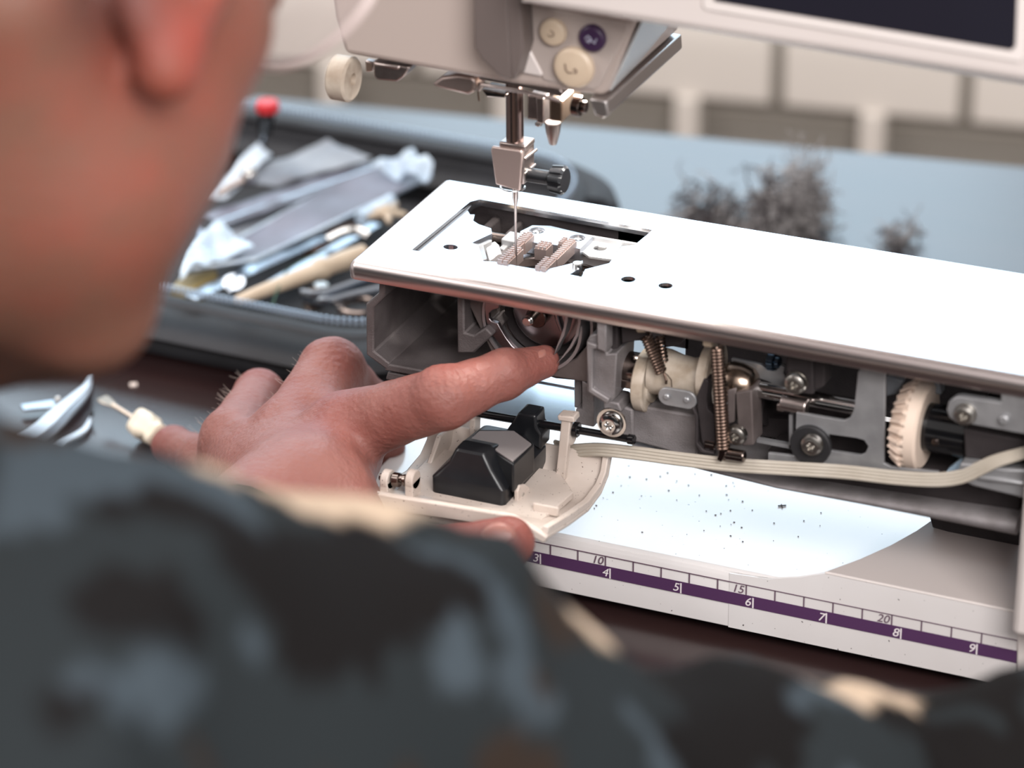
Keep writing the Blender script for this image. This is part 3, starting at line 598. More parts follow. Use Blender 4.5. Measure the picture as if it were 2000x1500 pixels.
ks = at(1032, 341, 'y', NY); zz = ks[2]
mp('clamp_screw', join(cyl((NX+.35, NY, zz), (NX+1.25, NY, zz), .24, n=28), cyl((NX+1.2, NY, zz), (NX+1.28, NY, zz), .29)), black, cl)
mp('clamp_knob', loft((NX+1.28, NY, zz), (1, 0, 0), [(0, .3), (.03, lambda t: .42+.03*(1 if math.cos(9*t) > -.3 else -1)), (.42, lambda t: .46+.03*(1 if math.cos(9*t) > -.3 else -1)), (.5, .4), (.5, .05)], 108), black, cl, smooth=30)
mp('needle', loft((NX, NY, clz+.1), (0, 0, -1), [(0, .1), (.55, .1), (.85, .045), (2.6, .042), (clz+.75, .012)], 12), rose)
mp('presser_bar_holder', join(Ys(2.5, [(1030, 186), (1058, 190), (1058, 236), (1030, 232)], .6), Ys(2.3, [(1046, 190), (1062, 192), (1062, 242), (1048, 240)], .5)), rose, bevel=.04)
mp('brass_block', prism(Yp(1.4, [(1072, 192), (1098, 196), (1098, 240), (1072, 236)]), (0, 1.6, 0)), mat('brassy_nickel', (168, 146, 128), .3, 1), bevel=.06)
c = at(1052, 240, 'y', 2.5); mp('small_screw', torx(c, (0, 0, -1), .12, .1), chrome)
ct = at(1080, 238, 'y', 2.0)
mp('threader_cone', loft(ct, (0, 0, -1), [(0, .24), (.04, .27), (.35, .23), (.74, .13), (.77, .11), (.78, .05)], 24), rose)
mp('head_screw', join(cyl(ax(1120, 205, 1.5), ax(1136, 208, 1.5), .34), cyl(ax(1136, 208, 1.5), ax(1146, 210, 1.5), .2)), dchrome)
# ---- upper arm with the display (in front of the head)
SY = -2.2
arm = mp('display_housing', prism(Yp(SY, [(1002, -200), (1010, 8), (1100, 22), (2010, 166), (2100, 180), (2100, -200)]), (0, 9, 0)), white, bevel=.3, seg=5)
mp('housing_chamfer', prism([ax(1010, 6, SY)+A((0, .1, 0)), ax(2100, 176, SY)+A((0, .1, 0)), ax(2100, 176, SY)+A((0, 2, -.9)), ax(1014, 6, SY)+A((0, 2, -.1))], (0, 1.5, .3)), white, arm, bevel=.1)
mp('display', Ys(SY-.04, [(1390, -160), (1394, 3), (1974, 99), (1982, 90), (1990, -100)], .1), screen_m, arm, bevel=.03)
mp('display_bezel', prism(Yp(SY-.07, [(1368, -200), (1374, 14), (1378, 18), (1990, 120), (1998, 112), (2004, -120)]), (0, .1, 0), [Yp(SY-.07, [(1388, -180), (1392, 5), (1976, 102), (1984, 92), (1992, -110)])]), mat('bezel_plastic', (222, 214, 210), .35), arm)
# machine lamp under the head
lp = area('machine_lamp', W((7, 3.2, 6.6)), W((7.5, 3.4, 0)), .03, .012, .35, (1, .96, .88))
# ---------------------------------------------------------------- opened end cover, held down by the thumb
flap = thing('end_cover', 'open white end cover with dusty inside, held down by the thumb below the hook', 'cover', at(1000, 1000, 'y', -3))
def fp(name, g, m, parent=None, **k): return obj(name, g, m, parent or flap, **k)
XF = 8.95
op = [at(a, b, 'x', XF) for a, b in ((1069, 1054), (1112, 1028), (1150, 1000), (1176, 965), (1190, 930), (1197, 890))]
cen = A((XF, op[0][1]-.2, op[-1][2]+1.0))
def inset(P, d):
    out = []
    for i, p in enumerate(P):
        t = nrm(P[min(i+1, len(P)-1)]-P[max(i-1, 0)]); q = A((0, -t[2], t[1])); q = q if q[2] > 0 or q[1] < 0 else -q
        out.append(p+q*d)
    return out
ip = inset(op, .2)
shell = fp('shell', prism(op+ip[::-1], (-6.6, 0, 0)), flapm, bevel=.06)
ip2 = inset(op, .55)
fp('end_rib', prism(inset(op, .15)+inset(op, .42)[::-1], (-.22, 0, 0)), flapm, bevel=.04)
fp('front_lip', join(Ys(op[0][1]-.1, [(700, 958), (830, 980), (1000, 1008), (1046, 1036), (1069, 1050), (1062, 1062), (1040, 1050), (990, 1032), (690, 985)], .22)), flapm, bevel=.05)
fz = ip[1][2]
fp('inner_floor', prism([A((x, y, fz+.12)) for x, y in ((XF-.9, op[0][1]+.25), (XF-.55, op[2][1]), (XF-1.5, op[3][1]), (3.0, op[3][1]), (3.0, op[0][1]+.25))], (0, 0, -.25)), flapm, bevel=.04)
fp('locking_tab', join(box((XF-.65, op[0][1]+.45, fz+.16), (.8, .45, .16)), box((XF-.85, op[0][1]+1.9, fz+.2), (.9, .12, .35))), flapm, bevel=.05)
# black foot-sensor box sitting in the cover
FL = at(842, 968, 'y', -2.6); FR = at(985, 1001, 'y', -2.6); zb = (FL[2]+FR[2])/2; xa, xb = FL[0], FR[0]; ya = -2.6; D_ = 3.6
fz2 = zb
def rect(x0, x1, y0, y1, z, r=.18, n=4):
    P = []
    for cx, cy, a in ((x1-r, y1-r, 0), (x0+r, y1-r, 90), (x0+r, y0+r, 180), (x1-r, y0+r, 270)):
        for k in range(n+1): t = math.radians(a+90*k/n); P.append(A((cx+r*math.cos(t), cy+r*math.sin(t), z)))
    return P
def rloft(rs):
    V = [p for r in rs for p in r]; n = len(rs[0]); Fc = [(k*n+i, k*n+(i+1) % n, (k+1)*n+(i+1) % n, (k+1)*n+i) for k in range(len(rs)-1) for i in range(n)]
    return V, Fc+[tuple(range(n))[::-1], tuple((len(rs)-1)*n+i for i in range(n))]
bx = fp('sensor_box', rloft([rect(xa, xb, ya, ya+D_, zb), rect(xa, xb, ya, ya+D_, zb+.72), rect(xa+.1, xb-.1, ya+.05, ya+D_-.1, zb+.82),
    rect(xa+.55, xb-.5, ya+.15, ya+D_-.5, zb+1.3), rect(xa+.75, xb-.75, ya+.2, ya+1.0, zb+1.75, .15), rect(xa+.8, xb-.8, ya+.28, ya+.92, zb+1.82, .12)]), black, bevel=.0)
bp_ = [(905, 864), (933, 838), (1006, 838), (1044, 866), (1002, 906), (966, 882)]
fp('box_shoulder', Zs(zb+1.62, bp_, 1.1), black, bevel=.08)
fp('box_plate', Zs(zb+1.68, [(912, 863), (936, 841), (1004, 841), (1038, 866), (1001, 900), (968, 878)], .07), mat('grey_label_plate', (132, 126, 126), .5, .2), bevel=.02)
fp('pivot_block', join(Ys(.3, [(1012, 806), (1046, 812), (1048, 835), (1058, 850), (1056, 880), (1000, 850), (985, 846), (1000, 825)], .8)), black, bevel=.08)
fp('support_wall', prism([at(a, b, 'x', xb+.12) for a, b in ((1004, 1001), (1004, 958), (1008, 946), (1018, 944), (1026, 950), (1030, 956), (1078, 916), (1086, 922), (1086, 934))], (.14, 0, 0)), flapm, bevel=.03)
c = at(1022, 968, 'x', xb+.27); fp('dimple', cyl(c-A((.05, 0, 0)), c+A((.012, 0, 0)), .11), mat('grey_dimple', (150, 140, 132), .5))
fp('post', join(Ys(.2, [(1096, 820), (1114, 823), (1102, 940), (1084, 935)], .28), Ys(.15, [(1088, 812), (1120, 815), (1122, 826), (1090, 822)], .5)), flapm, bevel=.04)
fp('hinge_boss', cyl(ax(1108, 846, .6)+A((0, 0, 0)), ax(1120, 848, .6), .38), flapm)
for px in (757, 806):
    c = at(px, 936, 'y', -3.0); fp('lug', join(cyl(c-A((.14, 0, 0)), c+A((.14, 0, 0)), .34, n=28), box(c-A((0, 0, .5)), (.28, .62, 1.0))), flapm, bevel=.03)
c0, c1 = at(742, 932, 'y', -3.0), at(812, 937, 'y', -3.0)
fp('hinge_pin', join(cyl(c0, c1, .13), cyl(at(768, 936, 'y', -3.), at(782, 938, 'y', -3.), .24), cyl(at(788, 938, 'y', -3.), at(796, 938, 'y', -3.), .2)), dchrome)
fp('side_wall', prism([at(a, b, 'x', 3.1) for a, b in ((832, 965), (832, 905), (852, 850), (880, 826), (918, 816), (915, 862), (880, 905), (850, 962))], (.18, 0, 0)), flapm, bevel=.05)
fp('guide_rib', join(Ys(.7, [(917, 818), (928, 820), (926, 868), (915, 866)], .5)), flapm, bevel=.04)
# ---------------------------------------------------------------- person
rng = np.random.RandomState(3)
LAT = rng.rand(24, 24, 24).astype(np.float32)
def noise3(x, y, z):
    xi, yi, zi = np.floor(x).astype(int), np.floor(y).astype(int), np.floor(z).astype(int)
    fx, fy, fz_ = x-xi, y-yi, z-zi; s = lambda t: t*t*(3-2*t); fx, fy, fz_ = s(fx), s(fy), s(fz_)
    r = 0
    for dx in (0, 1):
        for dy in (0, 1):
            for dz in (0, 1):
                r = r+LAT[(xi+dx) % 24, (yi+dy) % 24, (zi+dz) % 24]*(fx if dx else 1-fx)*(fy if dy else 1-fy)*(fz_ if dz else 1-fz_)
    return r
def caps(P, a, b, ra, rb=None):
    rb = ra if rb is None else rb; a, b = A(a, np.float32), A(b, np.float32); ba = b-a; L2 = float(ba@ba)
    px, py, pz = P[0]-a[0], P[1]-a[1], P[2]-a[2]
    h = np.clip((px*ba[0]+py*ba[1]+pz*ba[2])/L2, 0, 1)
    return np.sqrt((px-ba[0]*h)**2+(py-ba[1]*h)**2+(pz-ba[2]*h)**2)-(ra+(rb-ra)*h)
def smin(a, b, k):
    h = np.maximum(k-np.abs(a-b), 0)/k; return np.minimum(a, b)-h*h*k*.25
def ellip(P, c, r, Rm=None):
    q = [P[i]-c[i] for i in range(3)]
    if Rm is not None: q = [q[0]*Rm[i][0]+q[1]*Rm[i][1]+q[2]*Rm[i][2] for i in range(3)]
    k0 = np.sqrt(sum((q[i]/r[i])**2 for i in range(3))); return (k0-1)*min(r)
def mesh_sdf(fn, lo, hi, h):
    lo, hi = A(lo, float), A(hi, float); n = np.ceil((hi-lo)/h).astype(int)
    gx = (lo[0]+h*np.arange(n[0])).astype(np.float32)[:, None, None]; gy = (lo[1]+h*np.arange(n[1])).astype(np.float32)[None, :, None]; gz = (lo[2]+h*np.arange(n[2])).astype(np.float32)[None, None, :]
    d = np.broadcast_to(fn((gx, gy, gz)), n).astype(np.float32)/h
    d = np.ascontiguousarray(np.clip(d, -3, 3)); d[0] = d[-1] = 3; d[:, 0] = d[:, -1] = 3; d[:, :, 0] = d[:, :, -1] = 3
    g = vdb.FloatGrid(3.0); g.copyFromArray(d); g.gridClass = vdb.GridClass.LEVEL_SET
    p, q = g.convertToQuads(isovalue=0.0)
    return p*h+lo, q[:, ::-1]
def J(px, py, d): return at(px, py, 'd', d)
person = thing('person', 'person in dark camouflage jacket leaning over the machine, index finger on its hook', 'person', (0, -40, TZ))
# left hand: joints (wrist, knuckles, finger joints), radii in cm
wr = J(585, 1010, 105.5); el = J(-300, 1560, 92)
I = [J(672, 838, 108.6), J(868, 777, 105.2), J(985, 731, 105.9), J(1060, 707, 106.7)]
Mf = [J(570, 842, 110.6), J(648, 726, 113.2), J(712, 790, 115.4), J(752, 872, 115.0)]
Rf = [J(458, 858, 112.6), J(506, 770, 116.0), J(575, 820, 118.2), J(640, 880, 118.0)]
Pf = [J(405, 905, 114.8), J(338, 872, 118.3), J(372, 905, 120.2), J(430, 935, 120.0)]
TH = [J(640, 1030, 105), J(775, 1085, 102.4), J(905, 1082, 100.9), J(992, 1060, 101.0)]
def hand(P):
    # (segments thin towards the tips; knuckles slightly thicker than the shafts)
    def finger(js, rs, k=.35):
        d = None
        for a, b, r0, r1 in zip(js[:-1], js[1:], rs[:-1], rs[1:]):
            m = (a+b)/2; rm = (r0+r1)/2*.955
            e = smin(caps(P, a, m, r0, rm), caps(P, m, b, rm, r1), .12); d = e if d is None else smin(d, e, .2)
        return d
    fi = finger(I, (1.22, 1.02, .80, .56)); fm = finger(Mf, (1.2, 1.18, 1.0, .72)); fr = finger(Rf, (1.15, .88, .78, .6)); fpk = finger(Pf, (.95, .74, .62, .52))
    fth = finger(TH, (1.4, 1.05, .95, .84))
    palm = caps(P, I[0]*.85+wr*.15, wr, 1.15, 1.9)
    palm = smin(palm, caps(P, Mf[0], wr, 1.1, 1.9), 1.0); palm = smin(palm, caps(P, Rf[0], wr, 1.02, 1.8), 1.0); palm = smin(palm, caps(P, Pf[0], wr+fw*1.5, .92, 1.7), 1.0)
    lowI = I[0]+A((0, 0, -.9))+rt*.2+up*-.3
    palm = smin(palm, caps(P, lowI, wr+up*-.4, 1.0, 1.8), .9)
    palm = smin(palm, caps(P, (I[0]+wr)/2+up*-.7, TH[0], 1.1, 1.3), .9)
    d = smin(palm, fi, .75); d = smin(d, fm, .55); d = smin(d, fr, .5); d = smin(d, fpk, .5); d = smin(d, fth, .8)
    # web of skin between index and middle, tendons over the back
    d = smin(d, caps(P, (I[0]*.62+I[1]*.38)-up*.1, (Mf[0]*.55+Mf[1]*.45), .45, .5), .9)
    bk = nrm(up*.8-fw*.6)
    for j, w_ in ((I, .30), (Mf, .28), (Rf, .24), (Pf, .2)):
        d = smin(d, caps(P, j[0]+bk*(.78), (j[0]*.35+wr*.65)+bk*1.25, w_, .16), .4)
    # knuckle pads
    d = smin(d, caps(P, I[1]+bk*.18-rt*.1, I[1]+bk*.2+rt*.1, .86), .25)
    d = smin(d, caps(P, I[2]+bk*.08, I[2]+bk*.09+rt*.05, .74), .2)
    d = smin(d, caps(P, wr, el, 2.4, 3.0), 1.2)
    # fine skin creases across the knuckles
    nn = noise3(P[0]*2.1+9, P[1]*2.1+5, P[2]*2.1+7)-.5
    d = d+nn*.05
    ix = nrm(I[1]-I[0]); 
    for c, r_, am in ((I[1]+bk*.8, .75, .045), (I[2]+bk*.6, .45, .03), (Mf[1]+bk*.7, 1.0, .04), (Rf[1]+bk*.6, .8, .035)):
        f_ = nrm(I[3]-I[0]) if am in (.045, .03) else nrm(wr-Mf[0])
        s = (P[0]-c[0])*f_[0]+(P[1]-c[1])*f_[1]+(P[2]-c[2])*f_[2]
        q = (P[0]-c[0])**2+(P[1]-c[1])**2+(P[2]-c[2])**2
        d = d+am*np.exp(-q/r_**2)*np.sin(s*24+nn*6)*.55
    return d
allj = A(I+Mf+Rf+Pf+TH+[wr]); lo, hi = allj.min(0)-2.6, allj.max(0)+1.8
lo = np.minimum(lo, wr-5); hv, hq = mesh_sdf(hand, lo, hi, .085)
def skin_tint(V, pts, base, red, gain=1.):
    t = np.tile(A(base, float), (len(V), 1)); w = np.zeros(len(V))
    for c, r_, a in pts: w = np.maximum(w, a*np.exp(-((V-c)**2).sum(1)/r_**2))
    n = noise3(V[:, 0]*1.1, V[:, 1]*1.1, V[:, 2]*1.1+3)-.5+.5*(noise3(V[:, 0]*3.3, V[:, 1]*3.3, V[:, 2]*3.3)-.5)
    w = np.clip(w+n*.35, 0, 1)[:, None]; t = t*(1-w)+A(red, float)*w
    return t
L3 = lambda c: A(lin(c)[:3])
hred = [(I[0]+up*.9, 1.5, .9), (I[1]+up*.7, 1.2, .6), (Mf[1]+up*.6, 1.1, .5), (Rf[1]+up*.6, 1.0, .5), (Mf[0]+up*.6, 1.0, .6), (TH[3], 1.4, .8), (TH[2], 1.6, .8), ((I[0]+wr)/2+up*1.2, 1.4, .55), (Pf[1], 1.2, .5), (I[3], 1.0, .45)]
ht = skin_tint(hv, hred, L3((136, 88, 80)), L3((124, 57, 50)))
# head and neck
F_h = nrm(rt*.60-up*.44+fw*.66); U_h = rt*.22+up*.86+fw*.42; U_h = nrm(U_h-F_h*(U_h@F_h)); R_h = np.cross(F_h, U_h)
HC = J(-140, -215, 79.5)
Rh = [R_h, F_h, U_h]
def hp_(s, v, w): return HC+R_h*s+F_h*v+U_h*w
def headsdf(P):
    d = ellip(P, hp_(0, -1.2, 2.2), (7.5, 9.3, 8.6), Rh)
    d = smin(d, ellip(P, hp_(0, 3.2, -3.2), (6.0, 5.9, 7.4), Rh), 2.0)
    for s in (-1, 1):
        d = smin(d, caps(P, hp_(s*5.2, -.6, -4.6), hp_(s*2.0, 6.8, -8.4), 1.9, 1.6), 1.8)
        d = smin(d, caps(P, hp_(s*4.3, 5.6, -1.4), hp_(s*4.9, 3.6, -1.6), 1.9), 1.6)
        d = smin(d, caps(P, hp_(s*1.2, 8.2, 3.3), hp_(s*5.0, 6.6, 3.1), .9), .9)      # brows
        d = np.maximum(d, -(caps(P, hp_(s*3.1, 9.6, 1.3), hp_(s*3.6, 9.3, 1.3), 1.45)))  # eye sockets
        d = smin(d, caps(P, hp_(s*3.1, 7.5, 1.3), hp_(s*3.2, 7.5, 1.3), 1.25), .3)       # eyeballs under lids
    d = smin(d, caps(P, hp_(0, 7.0, -8.0), hp_(0, 7.5, -7.4), 1.6), 1.2)
    d = smin(d, caps(P, hp_(3.0, 5.6, -4.6), hp_(3.4, 4.6, -6.4), 2.3), 1.6); d = smin(d, caps(P, hp_(-3.0, 5.6, -4.6), hp_(-3.4, 4.6, -6.4), 2.3), 1.6)
    d = smin(d, caps(P, hp_(0, 8.2, 2.0), hp_(0, 10.3, -1.5), .65, 1.0), .8)
    d = smin(d, caps(P, hp_(-1.0, 9.0, -1.9), hp_(1.0, 9.0, -1.9), .7), .5)
    d = smin(d, caps(P, hp_(-1.6, 8.2, -4.0), hp_(1.6, 8.2, -4.0), .55), .5); d = smin(d, caps(P, hp_(-1.4, 8.2, -5.65), hp_(1.4, 8.2, -5.65), .6), .3)
    d = smin(d, caps(P, hp_(0, -4.5, -2), J(-1000, 600, 76), 4.6, 6.2), 2.0)
    for s in (-1, 1):                                                                   # ears: rim, bowl, lobe
        c = hp_(s*7.4, 2.0, -1.8); e = ellip(P, c, (.95, 1.9, 3.2), Rh); bowl = ellip(P, hp_(s*8.4, 2.3, -1.5), (.9, 1.1, 2.0), Rh)
        e = smin(e, caps(P, hp_(s*7.3, 2.7, -4.3), hp_(s*7.2, 2.9, -4.9), .75), .5); d = smin(d, np.maximum(e, -bowl), .5)
    return d
c0 = A([hp_(s, v, w) for s in (-10, 10) for v in (-12, 13) for w in (-17, 12)])
vv, vq = mesh_sdf(headsdf, c0.min(0), c0.max(0), .28)
ear = hp_(7.8, 3.2, -4.2)
tint = skin_tint(vv, [(ear, 2.2, 1.0), (hp_(5.6, 4.2, -3.5), 4.2, .4), (hp_(5, 4, -7), 3, .3)], L3((118, 80, 66)), L3((150, 72, 60)))
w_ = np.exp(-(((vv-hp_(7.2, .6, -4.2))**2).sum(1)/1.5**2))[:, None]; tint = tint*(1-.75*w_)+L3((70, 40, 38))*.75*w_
nV = len(hv)
body = obj('body', (np.r_[hv, vv], np.r_[hq, vq+nV].tolist()), skin, person, smooth=180, tint=np.r_[ht, tint])
# nails
def nail(name, c, fdir, ndir, w, l):
    fdir = nrm(fdir); ndir = nrm(ndir-fdir*(ndir@fdir)); sd = np.cross(fdir, ndir); V = []; n = 9
    for i in range(n):
        for j in range(n):
            u_, v_ = -1+2*i/(n-1), -1+2*j/(n-1); k = math.sqrt(max(0, 1-.5*v_*v_)); k2 = math.sqrt(1-.5*u_*u_)
            V.append(c+fdir*l*u_*k+sd*w*v_*k2-ndir*(.28*w*v_*v_+.1*l*u_*u_))
    Fc = [(i*n+j, i*n+j+1, (i+1)*n+j+1, (i+1)*n+j) for i in range(n-1) for j in range(n-1)]
    o = obj(name, (V, Fc), nailm, person, smooth=180); s = o.modifiers.new('s', 'SOLIDIFY'); s.thickness = .0006; s.offset = -1; return o
nail('fingernail', J(1046, 684, 106.2)+0*up, I[3]-I[2], up*.85-fw*.45+rt*.1, .34, .42)
nail('thumbnail', J(972, 1054, 100.12), TH[3]-TH[2]+up*.0, -fw*.95-up*.05+rt*-.25, .52, .6)
# short hairs on the hand
hs = []
for k in range(42):
    a, b, sp_ = random.choice(((Rf[0], Rf[1], .86), (Mf[0], Mf[1], .98), (Pf[0], Rf[0], .95), (Rf[0], Rf[1], .86)))
    t = random.random(); o_ = a*(1-t)+b*t; dr = nrm(up*random.uniform(.5, 1)-rt*random.uniform(.3, 1.1)-fw*random.uniform(-.2, .6)); s_ = o_+dr*sp_
    l = random.uniform(.3, .55); q = nrm(dr*.6-rt*.8+up*random.uniform(-.3, .5)); hs.append(tube([s_, s_+q*l*.5, s_+q*l+A((0, 0, .05))], [.006, .005, .003], 4))
obj('hand_hair', join(*hs), bodyhair, person, kind='stuff')
# cropped hair and glasses
def hairsdf(P):
    d = ellip(P, hp_(0, -1.5, 2.4), (7.8, 9.5, 8.8), Rh)
    w = (P[0]-HC[0])*U_h[0]+(P[1]-HC[1])*U_h[1]+(P[2]-HC[2])*U_h[2]; v = (P[0]-HC[0])*F_h[0]+(P[1]-HC[1])*F_h[1]+(P[2]-HC[2])*F_h[2]
    return np.maximum(d, -(w-1.2-np.maximum(v, -2)*.55+np.minimum(v+2, 0)*-.3-1.0)) 
hv2, hq2 = mesh_sdf(hairsdf, c0.min(0), c0.max(0), .32)
obj('hair', (hv2, hq2.tolist()), shorthair, person, smooth=180)

g = []
for s in (-1, 1):
    c = hp_(s*3.3, 10.0, 2.3); g.append(tube([c+R_h*2.6*math.cos(a)+U_h*2.0*math.sin(a)-F_h*.25*math.cos(a)*s for a in np.linspace(0, 2*math.pi, 28, endpoint=False)], .12, 6, True))
    g.append(tube([hp_(s*5.9, 9.6, 3.0), hp_(s*7.3, 6.0, 2.2), hp_(s*7.9, .5, 2.4), hp_(s*8.0, -1.5, 1.4)], .12, 6))
g.append(tube([hp_(-.8, 10.1, 1.6), hp_(0, 10.4, 1.8), hp_(.8, 10.1, 1.6)], .1, 6))
gl = obj('glasses', join(*g), frame_m, person)
for s in (-1, 1):
    c = hp_(s*3.3, 10.0, 2.3); obj('lens', ([c+R_h*2.5*math.cos(a)+U_h*1.9*math.sin(a)-F_h*.25*math.cos(a)*s for a in np.linspace(0, 2*math.pi, 28, endpoint=False)], [tuple(range(28))]), lens, gl)
# jacket: the near sleeve crosses the foreground, the far one ends at the hand
S = [(-60, 1660, 68, 6.2), (160, 1650, 70, 6.4), (400, 1560, 71, 6.6), (600, 1535, 72.5, 6.5), (790, 1640, 74, 6.4), (980, 1850, 75.5, 6.2), (1230, 1830, 76.5, 6.1), (1460, 1790, 78, 5.7), (1740, 1815, 80, 5.6), (1960, 1760, 80.5, 5.3), (2350, 1740, 82, 5.2)]
SJ = [(J(a, b, c), r) for a, b, c, r in S]
shL = J(-1600, 1000, 90)
def jack(P):
    d = None
    for (a, ra), (b, rb) in zip(SJ[:-1], SJ[1:]):
        e = caps(P, a, b, ra, rb); d = e if d is None else smin(d, e, .9)
    d = smin(d, caps(P, J(-210, 900, 68), J(-400, 1300, 66), 2.4, 4.5), 1)
    d = smin(d, caps(P, SJ[0][0], J(-500, 1900, 64), 4.5, 12), 3); d = smin(d, caps(P, SJ[0][0]-rt*4, shL, 5, 7), 3); d = smin(d, caps(P, shL, J(-500, 1900, 66), 8, 12), 4)
    d = smin(d, caps(P, J(-1000, 900, 75), J(-1000, 1300, 70), 8.2, 10), 2)
    d = smin(d, caps(P, shL, el, 6.0, 3.5), 2); d = smin(d, caps(P, el, wr-nrm(wr-el)*4.2, 3.4, 3.0), 1.5)
    sx = P[0]*rt[0]+P[1]*rt[1]+P[2]*rt[2]; sy = P[0]*up[0]+P[1]*up[1]+P[2]*up[2]; sf = P[0]*fw[0]+P[1]*fw[1]+P[2]*fw[2]
    n1 = noise3(sx*.23+3, sy*.16+4, sf*.2+5); n2 = noise3(sx*.5+1.3*n1+8, sy*.3+2, sf*.35+5)
    fold = .42*np.sin((sx*.9+sy*.45)*1.7+n1*9)+.9*(n1-.5)+1.0*(n2-.5)
    return d+fold*.65
bx0 = A([p for p, r in SJ]); lo = np.minimum(bx0.min(0)-10, J(-500, 1900, 64)-12); hi = np.maximum(bx0.max(0)+8, wr+5)
lo = np.minimum(lo, shL-8); hi = np.maximum(hi, shL+8)
jv, jq = mesh_sdf(jack, lo, hi, .5)
nz = noise3(jv[:, 0]*.33, jv[:, 1]*.33, jv[:, 2]*.33+2)+.5*noise3(jv[:, 0]*.8, jv[:, 1]*.8, jv[:, 2]*.8)
nz2 = noise3(jv[:, 0]*.3+11, jv[:, 1]*.3+7, jv[:, 2]*.3)+.4*noise3(jv[:, 0]*.9+5, jv[:, 1]*.9, jv[:, 2]*.9)
jt = np.tile(L3((34, 38, 40)), (len(jv), 1)); jt[nz > .86] = L3((58, 66, 72)); jt[nz2 < .52] = L3((20, 18, 18)); jt[nz2 > .95] = L3((44, 36, 31))
rel = jv-CAM; dd = rel@fw; ppx = 1000+F*(rel@rt)/dd; ppy = 750-F*(rel@up)/dd
for a, b, d_, rr in ((410, 915, 70.5, .75), (480, 950, 71, .6), (640, 975, 72, .9), (730, 985, 72.6, .8), (800, 990, 73, .5), (540, 1060, 71.5, .7), (790, 1080, 73, .55), (1125, 1245, 74.5, .85), (1600, 1320, 78, .5), (1680, 1345, 78, .6), (1740, 1370, 79, .5), (1180, 1440, 73, .8), (160, 1280, 65, .8)):
    c = J(a, b, d_); q = jv-c; r2 = ((q@rt)/1.25)**2+(q@up)**2+((q@fw)*.35)**2
    jt[r2 < (rr*(1+.5*(noise3(jv[:, 0]*1.2, jv[:, 1]*1.2, jv[:, 2]*1.2)-.5)))**2] = L3((188, 166, 144))
obj('jacket', (jv, jq.tolist()), jacketm, person, smooth=180, tint=jt)

# ---------------------------------------------------------------- zipped tool case and what lies in it
cc = (-14.2, 21.95); chx, chy, crr = 10.3, 9.0, 3.6; crot = -.03
def rr_path(hx, hy, r, z, n=8):
    P = []
    for sx, sy, a in ((1, 1, 0), (-1, 1, 90), (-1, -1, 180), (1, -1, 270)):
        for k in range(n+1):
            t = math.radians(a+90*k/n); x, y = sx*(hx-r)+r*math.cos(t), sy*(hy-r)+r*math.sin(t)
            P.append(A((cc[0]+x*math.cos(crot)-y*math.sin(crot), cc[1]+x*math.sin(crot)+y*math.cos(crot), z)))
    return P
def dense(P, step):
    out = []
    for a, b in zip(P, P[1:]+P[:1]):
        m = max(1, int(np.linalg.norm(b-a)/step)); out += [a+(b-a)*k/m for k in range(m)]
    return out
case = thing('tool_case', 'open black zippered tool case full of small tools behind the machine arm', 'case', (cc[0], cc[1], TZ))
obj('case_floor', prism(rr_path(chx-.2, chy-.2, crr, TZ), (0, 0, .5)), casem, case)
wl = dense(rr_path(chx, chy, crr, TZ+1.35), .6); obj('case_wall', tube([p for p in wl], [(1.4, .38)]*len(wl), 12, True), casem, case, smooth=60)
wl = dense(rr_path(chx+.05, chy+.05, crr, TZ+.5), .6); obj('wall_piping', tube(wl, .5, 8, True), casem, case)
wl = dense(rr_path(chx+.28, chy+.28, crr, TZ+2.5), .6); obj('zip_tape', tube(wl, [(.42, .12)]*len(wl), 8, True), casem, case)
zt = dense(rr_path(chx+.2, chy+.2, crr, TZ+3.05), .21)
obj('zip_teeth', join(*[tube([p+A((0, 0, .10)), p-A((0, 0, .16))], .072, 5) for p in zt]), zipm, case, kind='stuff')
bk = [p for p in dense(rr_path(chx+.9, chy+.9, crr, TZ+1.6), .6) if p[1] > cc[1]+chy-3.0]
bk.sort(key=lambda p: p[0]); obj('folded_lid_edge', tube(spline(bk, 2), [(1.0, .9)]*len(spline(bk, 2)), 10), casem, case)
CZ = TZ+.5
def T(name, g, m, label, cat, group=None, **k): return obj(name, g, m, None, label=label, cat=cat, group=group, **k)
def sheet3(pts, th=.05, sub=0): return prism([at(a, b, 'z', z) for a, b, z in pts], (0, 0, -th))
def wavy(c0, c1, c2, c3, n=16, amp=.25, f=1.1, seed=0, th=.05):
    """crumpled sheet over four corners (px, py, z)"""
    C = [at(a, b, 'z', z) for a, b, z in (c0, c1, c2, c3)]; V = []
    for i in range(n+1):
        for j in range(n+1):
            u_, v_ = i/n, j/n; p = C[0]*(1-u_)*(1-v_)+C[1]*u_*(1-v_)+C[2]*u_*v_+C[3]*(1-u_)*v_
            k = float(noise3(A([p[0]*f+seed]), A([p[1]*f+seed]), A([seed+.3]))[0])-.5; V.append(p+A((0, 0, k*amp*2)))
    N = len(V); V += [p-A((0, 0, th)) for p in V]; q = lambda i, j: i*(n+1)+j; Fc = []
    for i in range(n):
        for j in range(n): Fc += [(q(i, j), q(i+1, j), q(i+1, j+1), q(i, j+1)), (N+q(i, j), N+q(i, j+1), N+q(i+1, j+1), N+q(i+1, j))]
    for k in range(n):
        Fc += [(q(k, 0), q(k+1, 0), N+q(k+1, 0), N+q(k, 0)), (q(k, n), N+q(k, n), N+q(k+1, n), q(k+1, n)), (q(0, k), N+q(0, k), N+q(0, k+1), q(0, k+1)), (q(n, k), q(n, k+1), N+q(n, k+1), N+q(n, k))]
    return V, Fc
